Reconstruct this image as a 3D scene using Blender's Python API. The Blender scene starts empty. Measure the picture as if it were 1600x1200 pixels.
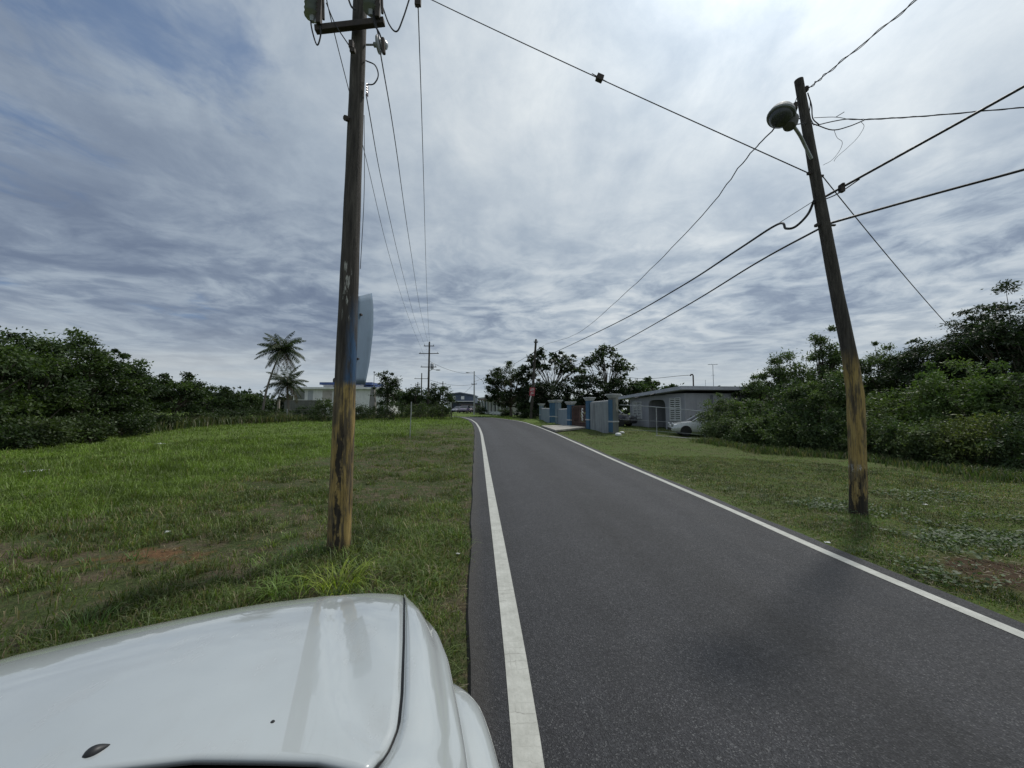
import bpy, bmesh, math, random
import numpy as np
from mathutils import Vector, Matrix
R = math.radians
C = bpy.context.scene.collection
S = bpy.context.scene
rng = np.random.default_rng(7); random.seed(7)
# ------------------------------------------------------------------ camera
CH, PITCH, F = 1.7, R(3.7), 620.0
cd = bpy.data.cameras.new('camera'); cam = bpy.data.objects.new('camera', cd); C.objects.link(cam)
cam.location = (0, 0, CH); cam.rotation_euler = (R(90) + PITCH, 0, 0)
cd.sensor_width = 36; cd.lens = F / 1600 * 36; cd.clip_end = 6000; cd.clip_start = 0.02
S.camera = cam
# ------------------------------------------------------------------ sun + sky
SUN_AZ, SUN_EL = R(41), R(54)
sd = Vector((math.cos(SUN_EL) * math.sin(SUN_AZ), math.cos(SUN_EL) * math.cos(SUN_AZ), math.sin(SUN_EL)))
sl = bpy.data.lights.new('sun', 'SUN'); sl.energy = 2.1; sl.angle = R(4); sl.color = (1, .96, .9)
so = bpy.data.objects.new('sun', sl); C.objects.link(so); so.rotation_euler = sd.to_track_quat('Z', 'Y').to_euler()
S.view_settings.view_transform = 'Standard'; S.view_settings.look = 'None'
S.view_settings.exposure = 0.0; S.view_settings.gamma = 1
S.cycles.max_bounces = 6; S.cycles.transparent_max_bounces = 6

W = bpy.data.worlds.new('World'); S.world = W; W.use_nodes = True
class NT:
    def __init__(s, nt): s.t = nt; s.n = nt.nodes; s.l = nt.links
    def put(s, sock, v):
        if hasattr(v, 'is_output') or isinstance(v, bpy.types.NodeSocket): s.l.new(v, sock)
        elif v is not None:
            if isinstance(v, (tuple, list)) and len(v) == 3 and sock.type == 'RGBA': v = (*v, 1)
            sock.default_value = v
    def m(s, op, a, b=None, c=None, clamp=False):
        x = s.n.new('ShaderNodeMath'); x.operation = op; x.use_clamp = clamp
        s.put(x.inputs[0], a); s.put(x.inputs[1], b); s.put(x.inputs[2], c); return x.outputs[0]
    def vm(s, op, a, b=None):
        x = s.n.new('ShaderNodeVectorMath'); x.operation = op
        s.put(x.inputs[0], a); s.put(x.inputs[1], b)
        return x.outputs['Value'] if op in ('DOT_PRODUCT', 'LENGTH') else x.outputs[0]
    def sep(s, v): x = s.n.new('ShaderNodeSeparateXYZ'); s.put(x.inputs[0], v); return x.outputs
    def comb(s, a, b, c): 
        x = s.n.new('ShaderNodeCombineXYZ')
        for i, v in enumerate((a, b, c)): s.put(x.inputs[i], v)
        return x.outputs[0]
    def noise(s, v, sc, det=4, ro=.55, dist=0, col=False):
        x = s.n.new('ShaderNodeTexNoise'); s.put(x.inputs['Vector'], v); x.inputs['Scale'].default_value = sc
        x.inputs['Detail'].default_value = det; x.inputs['Roughness'].default_value = ro; x.inputs['Distortion'].default_value = dist
        return x.outputs['Color' if col else 'Fac']
    def vor(s, v, sc, feat='F1', out='Distance'):
        x = s.n.new('ShaderNodeTexVoronoi'); x.feature = feat; s.put(x.inputs['Vector'], v); x.inputs['Scale'].default_value = sc
        return x.outputs[out]
    def ramp(s, f, stops, interp='LINEAR'):
        x = s.n.new('ShaderNodeValToRGB'); s.put(x.inputs[0], f); r = x.color_ramp; r.interpolation = interp
        while len(r.elements) < len(stops): r.elements.new(.5)
        for e, (p, c) in zip(r.elements, stops):
            e.position = p; e.color = (*c, 1) if isinstance(c, (tuple, list)) else (c, c, c, 1)
        return x.outputs[0]
    def mix(s, f, a, b, mode='MIX'):
        x = s.n.new('ShaderNodeMix'); x.data_type = 'RGBA'; x.blend_type = mode
        s.put(x.inputs[0], f); s.put(x.inputs[6], a); s.put(x.inputs[7], b); return x.outputs[2]
    def mapr(s, v, a, b, c=0., d=1., smooth=False):
        x = s.n.new('ShaderNodeMapRange'); x.interpolation_type = 'SMOOTHSTEP' if smooth else 'LINEAR'
        for i, k in enumerate((v, a, b, c, d)): s.put(x.inputs[i], k)
        return x.outputs[0]
    def map(s, v, sc=(1, 1, 1), loc=(0, 0, 0), rot=(0, 0, 0)):
        x = s.n.new('ShaderNodeMapping'); s.put(x.inputs[0], v)
        x.inputs['Location'].default_value = loc; x.inputs['Scale'].default_value = sc; x.inputs['Rotation'].default_value = rot
        return x.outputs[0]

def sky_world():
    t = NT(W.node_tree); bg = t.n['Background']
    sky = t.n.new('ShaderNodeTexSky'); sky.sky_type = 'NISHITA'; sky.sun_disc = False
    sky.sun_elevation = SUN_EL; sky.sun_rotation = SUN_AZ; sky.air_density = 1.0; sky.dust_density = 1.5
    co = t.n.new('ShaderNodeTexCoord').outputs['Generated']
    d = t.vm('NORMALIZE', co); x, y, z = t.sep(d)
    zc = t.m('ADD', t.m('MAXIMUM', z, 0.0), 0.07)
    p = t.comb(t.m('DIVIDE', x, zc), t.m('DIVIDE', y, zc), 0.0)
    dot = t.m('MAXIMUM', t.vm('DOT_PRODUCT', d, tuple(sd)), 0.0)
    # big soft masses, mottled middle layer, fine wisps; w: the deck thins to streaky veils high up
    warp = t.vm('MULTIPLY', t.vm('SUBTRACT', t.noise(p, .9, 3, .5, col=True), (.5, .5, .5)), (.9, .9, .9)); pw = t.vm('ADD', p, warp)
    big = t.noise(t.map(pw, (.45, .45, 1), (3.1, 1.7, 0)), 1.0, 5, .55)
    mot = t.mapr(t.noise(t.map(pw, (1.1, 1.1, 1), (7, 2, 0), (0, 0, -.35)), 2.9, 9, .60), .30, .70, .24, .76, True)
    fin = t.noise(t.map(d, (1, 1, 1.6), (1, 5, 3)), 7.5, 8, .66, .3)
    wsp = t.noise(t.map(d, (2.3, 1.5, 2.0), (4, 3, 8), (0, .5, .6)), 1.9, 9, .62, .35)
    el = t.mapr(z, .22, .58, 0, 1, True)
    a = t.mix(el, mot, t.m('MULTIPLY_ADD', wsp, .75, .16))
    sh = t.m('ADD', t.m('MULTIPLY', t.m('SUBTRACT', a, .5), t.m('MULTIPLY', t.mapr(x, -.55, .1, .85, 1.2), t.mapr(z, .06, .26, .55, 1.))), t.m('MULTIPLY', t.m('SUBTRACT', fin, .5), .42))
    sh = t.m('ADD', sh, t.m('MULTIPLY', t.m('SUBTRACT', big, .5), .95))
    side = t.mapr(x, -.80, .12, -.27, .09, True)         # thicker, bluer deck away from the sun
    up_ = t.mapr(z, .25, .62, .0, .16, True)
    sh = t.m('ADD', t.m('ADD', t.m('ADD', sh, side), up_), .50)
    cl = t.ramp(sh, [(0.0, (.175, .225, .32)), (.25, (.25, .31, .405)), (.48, (.375, .445, .53)), (.72, (.50, .565, .63)), (1.0, (.66, .71, .745))])
    glow = t.m('ADD', t.m('MULTIPLY', t.m('POWER', dot, 5.0), .36), t.m('MULTIPLY', t.m('POWER', dot, 30.0), .95))
    br = t.m('ADD', .93, glow)
    cl = t.mix(1.0, cl, t.comb(br, br, br), 'MULTIPLY')
    # pale band over the horizon
    hz = t.mapr(z, .0, .20, .9, 0, True)
    hzn = t.noise(t.map(d, (1.5, 1.5, 11), (0, 0, 2)), 1.6, 5, .55, .3)
    hcol = t.ramp(hzn, [(.30, (.34, .41, .49)), (.44, (.52, .58, .62)), (.60, (.64, .68, .68))])
    cl = t.mix(hz, cl, hcol)
    cl10 = t.mix(1.0, cl, (10, 10, 10), 'MULTIPLY')
    # blue gaps, mostly to the left
    gap = t.noise(t.map(pw, (.75, .6, 1), (4.3, 9.1, 2), (0, 0, .75)), 1.5, 7, .62)
    gm = t.mapr(t.m('ADD', gap, t.mapr(x, -.8, .0, .06, -.16)), .58, .74, 0, .75, True)
    gm = t.m('MULTIPLY', gm, t.mapr(z, .10, .2, 0, 1))
    blue = t.mix(1.0, sky.outputs[0], (.50, .66, .86), 'MULTIPLY')
    blue = t.mix(.6, blue, (1.15, 1.95, 3.5))
    col = t.mix(gm, cl10, blue)
    t.put(bg.inputs[0], col); bg.inputs[1].default_value = .1
sky_world()

# ------------------------------------------------------------------ pixel <-> place (for measuring only)
cp, sp = math.cos(PITCH), math.sin(PITCH)
def ray(px, py):
    X, V = (px - 800) / F, (600 - py) / F
    return np.array([X, cp - V * sp, V * cp + sp])
def P(px, py, t): return np.array([0, 0, CH]) + t * ray(px, py)
def H0(x, y):
    y = np.asarray(y, float)
    return 1.05 * (1 - np.exp(-(np.maximum(y - 12, 0) / 48) ** 1.4))
def G(px, py, dz=0):
    d = ray(px, py); t = .5
    while t < 400:
        q = np.array([0, 0, CH]) + t * d
        if q[2] <= H0(q[0], q[1]) + dz: break
        t *= 1.002
    return q
def at(px, py, y, ):                       # the point on a pixel's ray that lies at distance y
    d = ray(px, py); return np.array([0, 0, CH]) + (y / d[1]) * d
def XY(px, y): return float((px - 800) / F * y)          # sideways place of a column of the picture at distance y (near the horizon)

# ------------------------------------------------------------------ value noise
_tab = np.random.default_rng(3).random((256, 256))
def vn(x, y, s=1., o=0):
    x = np.asarray(x, float) * s + 37.3 + o * 11.7; y = np.asarray(y, float) * s + 91.1 + o * 5.3
    xi, yi = np.floor(x).astype(int), np.floor(y).astype(int); fx, fy = x - xi, y - yi
    fx, fy = fx * fx * (3 - 2 * fx), fy * fy * (3 - 2 * fy)
    g = lambda a, b: _tab[a % 256, b % 256]
    return (g(xi, yi) * (1 - fx) + g(xi + 1, yi) * fx) * (1 - fy) + (g(xi, yi + 1) * (1 - fx) + g(xi + 1, yi + 1) * fx) * fy
def fbm(x, y, s=1., o=0, n=3):
    r = 0; a = .5; tot = 0
    for k in range(n): r = r + a * vn(x, y, s * 2 ** k, o + k); tot += a; a *= .5
    return r / tot

# ------------------------------------------------------------------ materials
MATS = {}
def newmat(name):
    m = bpy.data.materials.new(name); m.use_nodes = True; t = NT(m.node_tree)
    return m, t, t.n['Principled BSDF']
def bump(t, b, h, st=.3, dist=.01):
    x = t.n.new('ShaderNodeBump'); x.inputs['Strength'].default_value = st; x.inputs['Distance'].default_value = dist
    t.put(x.inputs['Height'], h); t.l.new(x.outputs[0], b.inputs['Normal'])
def pos(t): return t.n.new('ShaderNodeNewGeometry').outputs['Position']
def objc(t): return t.n.new('ShaderNodeTexCoord').outputs['Object']
def paint(name, col, rough=.6, var=.25, sc=3., metal=0., coat=0., bs=.15, spec=.5):
    if name in MATS: return MATS[name]
    m, t, b = newmat(name); c = objc(t)
    n = t.noise(c, sc, 6, .6); n2 = t.noise(t.map(c, (1, 1, .25)), sc * 6, 5, .65)
    f = t.m('ADD', t.m('MULTIPLY', n, .6), t.m('MULTIPLY', n2, .4))
    dk = tuple(v * (1 - var * 1.6) for v in col); lt = tuple(min(1, v * (1 + var)) for v in col)
    t.put(b.inputs['Base Color'], t.ramp(f, [(.32, dk), (.5, col), (.72, lt)]))
    t.put(b.inputs['Roughness'], t.mapr(n2, .3, .7, rough - .08, min(1, rough + .08)))
    b.inputs['Metallic'].default_value = metal; b.inputs['Coat Weight'].default_value = coat; b.inputs['Specular IOR Level'].default_value = spec
    if bs: bump(t, b, n2, bs, .004)
    MATS[name] = m; return m
def leafmat(name, tr=.35, rough=.55):
    if name in MATS: return MATS[name]
    m, t, b = newmat(name)
    a = t.n.new('ShaderNodeAttribute'); a.attribute_name = 'Col'; col = a.outputs['Color']
    b.inputs['Roughness'].default_value = rough; b.inputs['Specular IOR Level'].default_value = .3
    t.put(b.inputs['Base Color'], col)
    tl = t.n.new('ShaderNodeBsdfTranslucent'); t.put(tl.inputs[0], t.mix(1.0, col, (1.15, 1.3, .55), 'MULTIPLY'))
    mx = t.n.new('ShaderNodeMixShader'); mx.inputs[0].default_value = tr
    t.l.new(b.outputs[0], mx.inputs[1]); t.l.new(tl.outputs[0], mx.inputs[2])
    t.l.new(mx.outputs[0], t.n['Material Output'].inputs[0]); MATS[name] = m; return m
def mat_ground():
    m, t, b = newmat('ground_soil'); p = pos(t)
    n1 = t.noise(p, .5, 6, .6); n2 = t.noise(p, 3.2, 6, .65); n3 = t.noise(p, 28, 4, .7); n4 = t.noise(t.map(p, (1, 1, 1), (9, 4, 1)), 1.1, 5, .6)
    x, y, z = t.sep(p)
    lush = t.m('MAXIMUM', t.mapr(t.m('ADD', x, t.m('MULTIPLY', n1, 3)), -4.4, -6.2, 0, 1, True), t.mapr(y, 26, 40, 0, 1, True))
    lush = t.m('MAXIMUM', lush, t.mapr(x, 1, 2, 0, .55))
    g1 = t.ramp(n3, [(.3, (.024, .032, .011)), (.6, (.062, .082, .026))])
    g2 = t.ramp(n3, [(.3, (.055, .085, .018)), (.65, (.125, .180, .038))])
    soil = t.ramp(n3, [(.3, (.045, .036, .024)), (.7, (.15, .118, .075))])
    red = t.ramp(n3, [(.3, (.075, .042, .022)), (.7, (.19, .105, .050))])
    grass = t.mix(lush, g1, g2)
    f = t.mapr(t.m('ADD', t.m('MULTIPLY', n2, .6), t.m('MULTIPLY', n4, .4)), .47, .58, 0, 1)
    f = t.m('MULTIPLY', f, t.mapr(lush, 0, 1, .95, .12))
    col = t.mix(f, grass, soil)
    rp = t.vm('LENGTH', t.vm('SUBTRACT', t.map(p, (.8, 1.6, 0)), (-3.36, 4.75 * 1.6, 0)))
    rp2 = t.vm('LENGTH', t.vm('SUBTRACT', t.map(p, (1, 1.4, 0)), (5.35, 4.2 * 1.4, 0)))
    fr = t.mapr(t.m('ADD', rp, t.m('MULTIPLY', t.m('SUBTRACT', n2, .5), 2.4)), .15, .55, 1, 0)
    fr2 = t.mapr(t.m('ADD', rp2, t.m('MULTIPLY', t.m('SUBTRACT', n2, .5), 2.0)), .5, 1.1, 1, 0)
    col = t.mix(fr, col, red); col = t.mix(t.m('MULTIPLY', fr2, .9), col, t.ramp(n3, [(.3, (.030, .016, .011)), (.7, (.085, .045, .030))]))
    t.put(b.inputs['Base Color'], col); b.inputs['Roughness'].default_value = .95; b.inputs['Specular IOR Level'].default_value = .15
    bump(t, b, t.m('ADD', n2, n3), .7, .05); return m
def mat_asphalt():
    m, t, b = newmat('asphalt'); p = pos(t); uv = t.n.new('ShaderNodeUVMap').outputs[0]
    v = t.vor(p, 150, out='Color'); vd = t.vor(p, 150); n = t.noise(p, 1.1, 5, .6); nn = t.noise(p, 45, 5, .7)
    u, vv, _ = t.sep(uv)
    tr = t.m('ADD', t.m('POWER', 2.718, t.m('MULTIPLY', t.m('POWER', t.m('SUBTRACT', u, 1.15), 2), -5.)), t.m('POWER', 2.718, t.m('MULTIPLY', t.m('POWER', t.m('SUBTRACT', u, 3.1), 2), -5.)))
    g = t.sep(v)[0]
    ag = t.ramp(g, [(.0, (.009, .0092, .011)), (.55, (.022, .0225, .026)), (.90, (.040, .041, .046)), (1., (.11, .11, .11))])
    st = t.noise(t.map(uv, (2.2, .12, 1)), 1.0, 5, .6)
    k = t.m('ADD', t.m('MULTIPLY', tr, .28), t.m('MULTIPLY_ADD', n, .75, .36)); k = t.m('ADD', k, t.m('MULTIPLY', t.m('SUBTRACT', st, .5), .9)); k = t.m('ADD', k, t.m('MULTIPLY', t.m('SUBTRACT', t.noise(p, 6, 5, .65), .5), .5))
    col = t.mix(1.0, ag, t.comb(k, k, k), 'MULTIPLY')
    e = t.mapr(t.m('ADD', u, t.m('MULTIPLY', nn, .12)), .10, .22, .45, 0)
    col = t.mix(e, col, (.045, .038, .028))
    t.put(b.inputs['Base Color'], col); t.put(b.inputs['Roughness'], t.mapr(nn, .3, .7, .62, .85)); b.inputs['Specular IOR Level'].default_value = .45
    bump(t, b, t.m('ADD', t.m('MULTIPLY', vd, 1.2), nn), .55, .006); return m
def mat_line():
    m, t, b = newmat('line_paint'); p = pos(t); uv = t.n.new('ShaderNodeUVMap').outputs[0]
    n = t.noise(p, 9, 6, .7); nn = t.noise(p, 120, 4, .7)
    wv = t.n.new('ShaderNodeTexWave'); wv.bands_direction = 'Y'; wv.inputs['Scale'].default_value = 4.2; wv.inputs['Distortion'].default_value = 3.6; wv.inputs['Detail'].default_value = 5; wv.inputs['Detail Scale'].default_value = 2.5; t.put(wv.inputs['Vector'], uv)
    wx = t.n.new('ShaderNodeTexWave'); wx.bands_direction = 'X'; wx.inputs['Scale'].default_value = 9; wx.inputs['Distortion'].default_value = 1.2; wx.inputs['Detail'].default_value = 5; wx.inputs['Detail Scale'].default_value = 3; t.put(wx.inputs['Vector'], uv)
    cr = t.m('MINIMUM', wv.outputs['Fac'], t.m('ADD', wx.outputs['Fac'], t.mapr(t.noise(p, 3.1, 3, .5), .42, .6, .0, .3)))
    crk = t.mapr(cr, .0, .022, 1, 0); crk = t.m('MULTIPLY', crk, t.mapr(t.noise(p, 1.7, 3, .5), .46, .60, .0, .6))
    base = t.ramp(n, [(.3, (.33, .33, .29)), (.55, (.43, .43, .385)), (.75, (.52, .52, .47))])
    col = t.mix(crk, base, (.13, .12, .10)); col = t.mix(t.mapr(nn, .60, .72, 0, .55), col, (.16, .155, .14))
    t.put(b.inputs['Base Color'], col); b.inputs['Roughness'].default_value = .6
    bump(t, b, t.m('ADD', cr, nn), .3, .003); return m
def mat_wood(name, kind):
    # weathered pole: bare wood above, worn paint below; object Z is height
    m, t, b = newmat(name); c = objc(t); x, y, z = t.sep(c)
    if kind == 'left': q_ = G(529, 866); x = t.m('SUBTRACT', x, t.m('MULTIPLY', z, float((at(563, 0, q_[1]) - q_)[0] / (at(563, 0, q_[1]) - q_)[2])))
    gr = t.noise(t.map(c, (14, 14, 1.3)), 1.5, 10, .72); gr2 = t.noise(t.map(c, (60, 60, 1.6)), 1.2, 5, .7); bl = t.noise(c, 2.4, 5, .6)
    f = t.m('ADD', t.m('MULTIPLY', gr, .65), t.m('MULTIPLY', gr2, .35))
    wood = t.ramp(f, [(.34, (.010, .008, .007)), (.46, (.040, .034, .028)), (.60, (.085, .074, .062)), (.74, (.19, .175, .155))])
    yel = t.ramp(f, [(.30, (.10, .065, .022)), (.5, (.34, .235, .075)), (.7, (.47, .35, .14))])
    burn = t.ramp(f, [(.3, (.006, .005, .004)), (.7, (.035, .027, .020))])
    fine = t.noise(t.map(c, (46, 46, 1.1), (3, 3, 3)), 1.4, 6, .7)
    chips = t.noise(t.map(c, (7, 7, 1.5), (2, 7, 1)), 1.3, 6, .68)
    zz = t.m('ADD', z, t.m('MULTIPLY', t.m('SUBTRACT', gr, .5), .25))
    if kind == 'left':
        worn = t.mapr(t.m('ADD', t.m('MULTIPLY', chips, .6), t.m('MULTIPLY', fine, .4)), .455, .535, 0, 1)
        yy = t.mix(t.m('MULTIPLY', worn, .85), yel, wood); yy = t.mix(t.mapr(fine, .40, .36, 0, .85), yy, burn)
        col = t.mix(t.mapr(zz, 1.98, 2.06, 1, 0), wood, yy)
        blu = t.mix(t.mapr(chips, .46, .6, 0, .85), (.04, .11, .22), wood)
        fb = t.m('MULTIPLY', t.m('MULTIPLY', t.mapr(zz, 1.98, 2.05, 0, 1), t.mapr(zz, 2.5, 3.1, 1, 0)), t.mapr(t.m('ADD', x, t.m('MULTIPLY', gr, .06)), .045, .11, 0, .85))
        col = t.mix(fb, col, blu)
        # a split, charred strip down the front
        xs = t.m('ABSOLUTE', t.m('ADD', t.m('SUBTRACT', x, .015), t.m('MULTIPLY', t.m('SUBTRACT', t.noise(t.map(c, (1, 1, 2.0)), 1.6, 4, .6), .5), .16)))
        fs = t.m('MULTIPLY', t.mapr(t.m('SUBTRACT', xs, t.m('MULTIPLY', t.m('SUBTRACT', chips, .5), .22)), .020, .034, 1, 0), t.mapr(zz, 1.35, 1.65, 1, 0)); fs = t.m('MULTIPLY', fs, t.mapr(y, .02, -.02, 0, 1))
        col = t.mix(t.m('MULTIPLY', fs, .95), col, burn)
        col = t.mix(t.m('MULTIPLY', t.mapr(zz, .25, .0, 0, 1), .8), col, burn)
        wm = t.m('MULTIPLY', t.mapr(t.noise(t.map(c, (20, 20, 4), (4, 4, 4)), 1.3, 4, .7), .54, .6, 0, .8), t.m('MULTIPLY', t.mapr(z, 2.75, 2.85, 0, 1), t.mapr(z, 3.45, 3.5, 1, 0)))
        wm = t.m('MULTIPLY', wm, t.mapr(t.m('ABSOLUTE', t.m('SUBTRACT', x, .03)), .05, .035, 1, 0) if False else t.mapr(t.m('ABSOLUTE', t.m('SUBTRACT', x, .02)), .035, .055, 1, 0))
        col = t.mix(wm, col, (.48, .48, .44))
    elif kind == 'right':
        worn = t.mapr(t.m('ADD', t.m('MULTIPLY', chips, .6), t.m('MULTIPLY', fine, .4)), .48, .56, 0, 1)
        yy = t.mix(t.m('MULTIPLY', worn, .85), yel, wood); yy = t.mix(t.mapr(fine, .38, .34, 0, .7), yy, burn)
        col = t.mix(t.m('MULTIPLY', t.mapr(zz, 2.35, 2.75, 1, 0), t.mapr(bl, .35, .5, .75, 1)), wood, yy)
        fs = t.m('MULTIPLY', t.mapr(t.noise(t.map(c, (9, 9, 2.2), (5, 1, 7)), 1.2, 6, .7), .46, .51, 0, 1), t.mapr(t.m('ADD', z, t.m('MULTIPLY', t.m('SUBTRACT', chips, .5), 1.3)), .55, .68, 1, 0))
        fs = t.m('MAXIMUM', fs, t.m('MULTIPLY', t.mapr(z, .16, .02, 0, 1), .95))
        col = t.mix(t.m('MULTIPLY', fs, .95), col, burn)
        wm = t.m('MULTIPLY', t.mapr(t.noise(t.map(c, (14, 14, 6)), 1.3, 4, .7), .52, .6, 0, .8), t.m('MULTIPLY', t.mapr(z, .58, .62, 0, 1), t.mapr(z, .74, .8, 1, 0)))
        col = t.mix(wm, col, (.5, .5, .48))
    else: col = wood
    t.put(b.inputs['Base Color'], col); b.inputs['Roughness'].default_value = .85
    cr = t.m('MINIMUM', f, .52)
    bump(t, b, cr, .9, .03); return m
def mat_wall(name, col, stain=.5, block=False):
    m, t, b = newmat(name); c = objc(t)
    n = t.noise(c, 1.1, 6, .65); dr = t.noise(t.map(c, (5, 5, .35)), 1.0, 6, .7); f = t.noise(c, 40, 3, .6)
    k = t.mapr(dr, .48, .68, 0, stain); dk = tuple(v * .38 for v in col)
    cc = t.mix(k, t.ramp(n, [(.3, tuple(v * .8 for v in col)), (.6, col)]), dk)
    if block:
        br = t.n.new('ShaderNodeTexBrick'); t.put(br.inputs['Vector'], t.map(t.comb(t.m('ADD', t.sep(c)[0], t.sep(c)[1]), t.sep(c)[2], 0.), (1, 1, 1))); br.inputs['Scale'].default_value = 1
        br.inputs['Brick Width'].default_value = .4; br.inputs['Row Height'].default_value = .2; br.inputs['Mortar Size'].default_value = .012
        cc = t.mix(t.m('MULTIPLY', br.outputs['Fac'], .45), cc, dk)
    t.put(b.inputs['Base Color'], cc); b.inputs['Roughness'].default_value = .88
    bump(t, b, t.m('ADD', n, f), .3, .01); return m
def mat_carpaint():
    m, t, b = newmat('white_car_paint'); c = objc(t)
    n = t.noise(c, 2.0, 4, .5); sp_ = t.noise(c, 160, 3, .7); film = t.noise(t.map(c, (3, 1.2, 1)), 3.0, 6, .6)
    col = t.ramp(n, [(.3, (.40, .43, .43)), (.7, (.44, .47, .47))])
    col = t.mix(t.mapr(sp_, .70, .76, 0, .5), col, (.2, .18, .14)); col = t.mix(t.mapr(film, .5, .75, 0, .16), col, (.33, .31, .27))
    t.put(b.inputs['Base Color'], col); t.put(b.inputs['Roughness'], t.mapr(film, .3, .7, .18, .30))
    b.inputs['Coat Weight'].default_value = 1.0; b.inputs['Coat IOR'].default_value = 1.85; t.put(b.inputs['Coat Roughness'], t.mapr(film, .35, .75, .0, .03)); return m
def glass(name='dark_glass'):
    if name in MATS: return MATS[name]
    m, t, b = newmat(name); b.inputs['Base Color'].default_value = (.02, .024, .028, 1); b.inputs['Roughness'].default_value = .06
    b.inputs['Specular IOR Level'].default_value = .7; MATS[name] = m; return m

M_ground, M_asph, M_line = mat_ground(), mat_asphalt(), mat_line()
M_poleL, M_poleR, M_pole = mat_wood('pole_wood_left', 'left'), mat_wood('pole_wood_right', 'right'), mat_wood('pole_wood', 'plain')
M_car = mat_carpaint()
M_leaf, M_grass = leafmat('leaves', .3), leafmat('grass_blades', .3, .5)
M_bark = paint('bark', (.10, .085, .065), .95, .45, 6, bs=.8)
M_palmbark = paint('palm_bark', (.17, .15, .13), .95, .35, 6, bs=.6)
M_cable = paint('cable_black', (.012, .012, .013), .6, .2)
M_wire = paint('bare_wire', (.05, .05, .052), .5, .2, metal=.3)
M_galv = paint('galvanised_steel', (.36, .37, .38), .5, .25, metal=.6)
M_iron = paint('dark_iron', (.045, .035, .03), .8, .5)
M_porc = paint('insulator_grey', (.30, .32, .34), .35, .15, coat=.3)
M_rubber = paint('tyre_rubber', (.018, .018, .018), .85, .3)
M_blk = paint('black_plastic', (.015, .015, .016), .5, .2)
M_white = paint('white_paint', (.62, .63, .62), .6, .12)
M_conc = mat_wall('concrete', (.30, .29, .27), .5)
M_glass = glass()

# ------------------------------------------------------------------ mesh helpers
class MB:
    def __init__(s): s.v = []; s.f = []
    def add(s, vs, fs):
        o = len(s.v); s.v += [tuple(map(float, q)) for q in vs]; s.f += [tuple(i + o for i in f) for f in fs]; return s
    def box(s, c, d, rot=0, tilt=None):
        hx, hy, hz = d[0] / 2, d[1] / 2, d[2] / 2
        vs = [Vector((x, y, z)) for x in (-hx, hx) for y in (-hy, hy) for z in (-hz, hz)]
        M = Matrix.Rotation(rot, 3, 'Z')
        if tilt: M = M @ tilt
        return s.add([M @ v + Vector(c) for v in vs], [(0, 1, 3, 2), (4, 6, 7, 5), (0, 4, 5, 1), (2, 3, 7, 6), (0, 2, 6, 4), (1, 5, 7, 3)])
    def tube(s, pts, r, n=8, cap=True):
        pts = [Vector(tuple(map(float, p))) for p in pts]; k = len(pts)
        rs = [r] * k if not hasattr(r, '__len__') else r
        T = [(pts[min(i + 1, k - 1)] - pts[max(i - 1, 0)]).normalized() for i in range(k)]
        up = Vector((0, 0, 1)) if abs(T[0].z) < .9 else Vector((1, 0, 0))
        u = T[0].cross(up).normalized(); vs = []
        for i in range(k):
            u = (u - T[i] * u.dot(T[i])).normalized(); w = T[i].cross(u)
            for j in range(n):
                a = 2 * math.pi * j / n; vs.append(pts[i] + (u * math.cos(a) + w * math.sin(a)) * rs[i])
        fs = [(i * n + j, i * n + (j + 1) % n, (i + 1) * n + (j + 1) % n, (i + 1) * n + j) for i in range(k - 1) for j in range(n)]
        if cap: fs += [tuple(range(n - 1, -1, -1)), tuple((k - 1) * n + j for j in range(n))]
        return s.add(vs, fs)
    def lathe(s, prof, c=(0, 0, 0), n=16, M=None):
        vs = []
        for r, z in prof:
            for j in range(n):
                a = 2 * math.pi * j / n; v = Vector((r * math.cos(a), r * math.sin(a), z))
                if M: v = M @ v
                vs.append(v + Vector(c))
        k = len(prof)
        fs = [(i * n + j, i * n + (j + 1) % n, (i + 1) * n + (j + 1) % n, (i + 1) * n + j) for i in range(k - 1) for j in range(n)]
        fs += [tuple(range(n - 1, -1, -1)), tuple((k - 1) * n + j for j in range(n))]
        return s.add(vs, fs)
    def grid(s, rows):                    # rows of equal length
        n = len(rows[0]); vs = [p for r in rows for p in r]
        return s.add(vs, [(i * n + j, i * n + j + 1, (i + 1) * n + j + 1, (i + 1) * n + j) for i in range(len(rows) - 1) for j in range(n - 1)])
    def build(s, name, mat, parent=None, smooth=False, loc=None, bevel=0, solid=0):
        me = bpy.data.meshes.new(name); me.from_pydata(s.v, [], s.f); me.update()
        bm = bmesh.new(); bm.from_mesh(me); bmesh.ops.recalc_face_normals(bm, faces=bm.faces); bm.to_mesh(me); bm.free()
        o = bpy.data.objects.new(name, me); C.objects.link(o); me.materials.append(mat)
        if smooth:
            me.polygons.foreach_set('use_smooth', [True] * len(me.polygons))
            try: me.set_sharp_from_angle(angle=R(42))
            except Exception: pass
        if loc is not None: o.location = loc
        if parent: o.parent = parent
        if solid: md = o.modifiers.new('s', 'SOLIDIFY'); md.thickness = solid; md.offset = -1
        if bevel: md = o.modifiers.new('b', 'BEVEL'); md.width = bevel; md.segments = 2; md.limit_method = 'ANGLE'
        return o
def tag(o, label, cat, group=None, kind=None):
    if kind: o['kind'] = kind
    if kind != 'structure' and label:
        o['label'] = label; o['category'] = cat
    if group: o['group'] = group
    return o
def thing(name, label, cat, loc=(0, 0, 0), rz=0, group=None):
    o = bpy.data.objects.new(name, None); C.objects.link(o); o.location = tuple(map(float, loc)); o.rotation_euler = (0, 0, rz); o.empty_display_size = .2
    return tag(o, label, cat, group)
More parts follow.
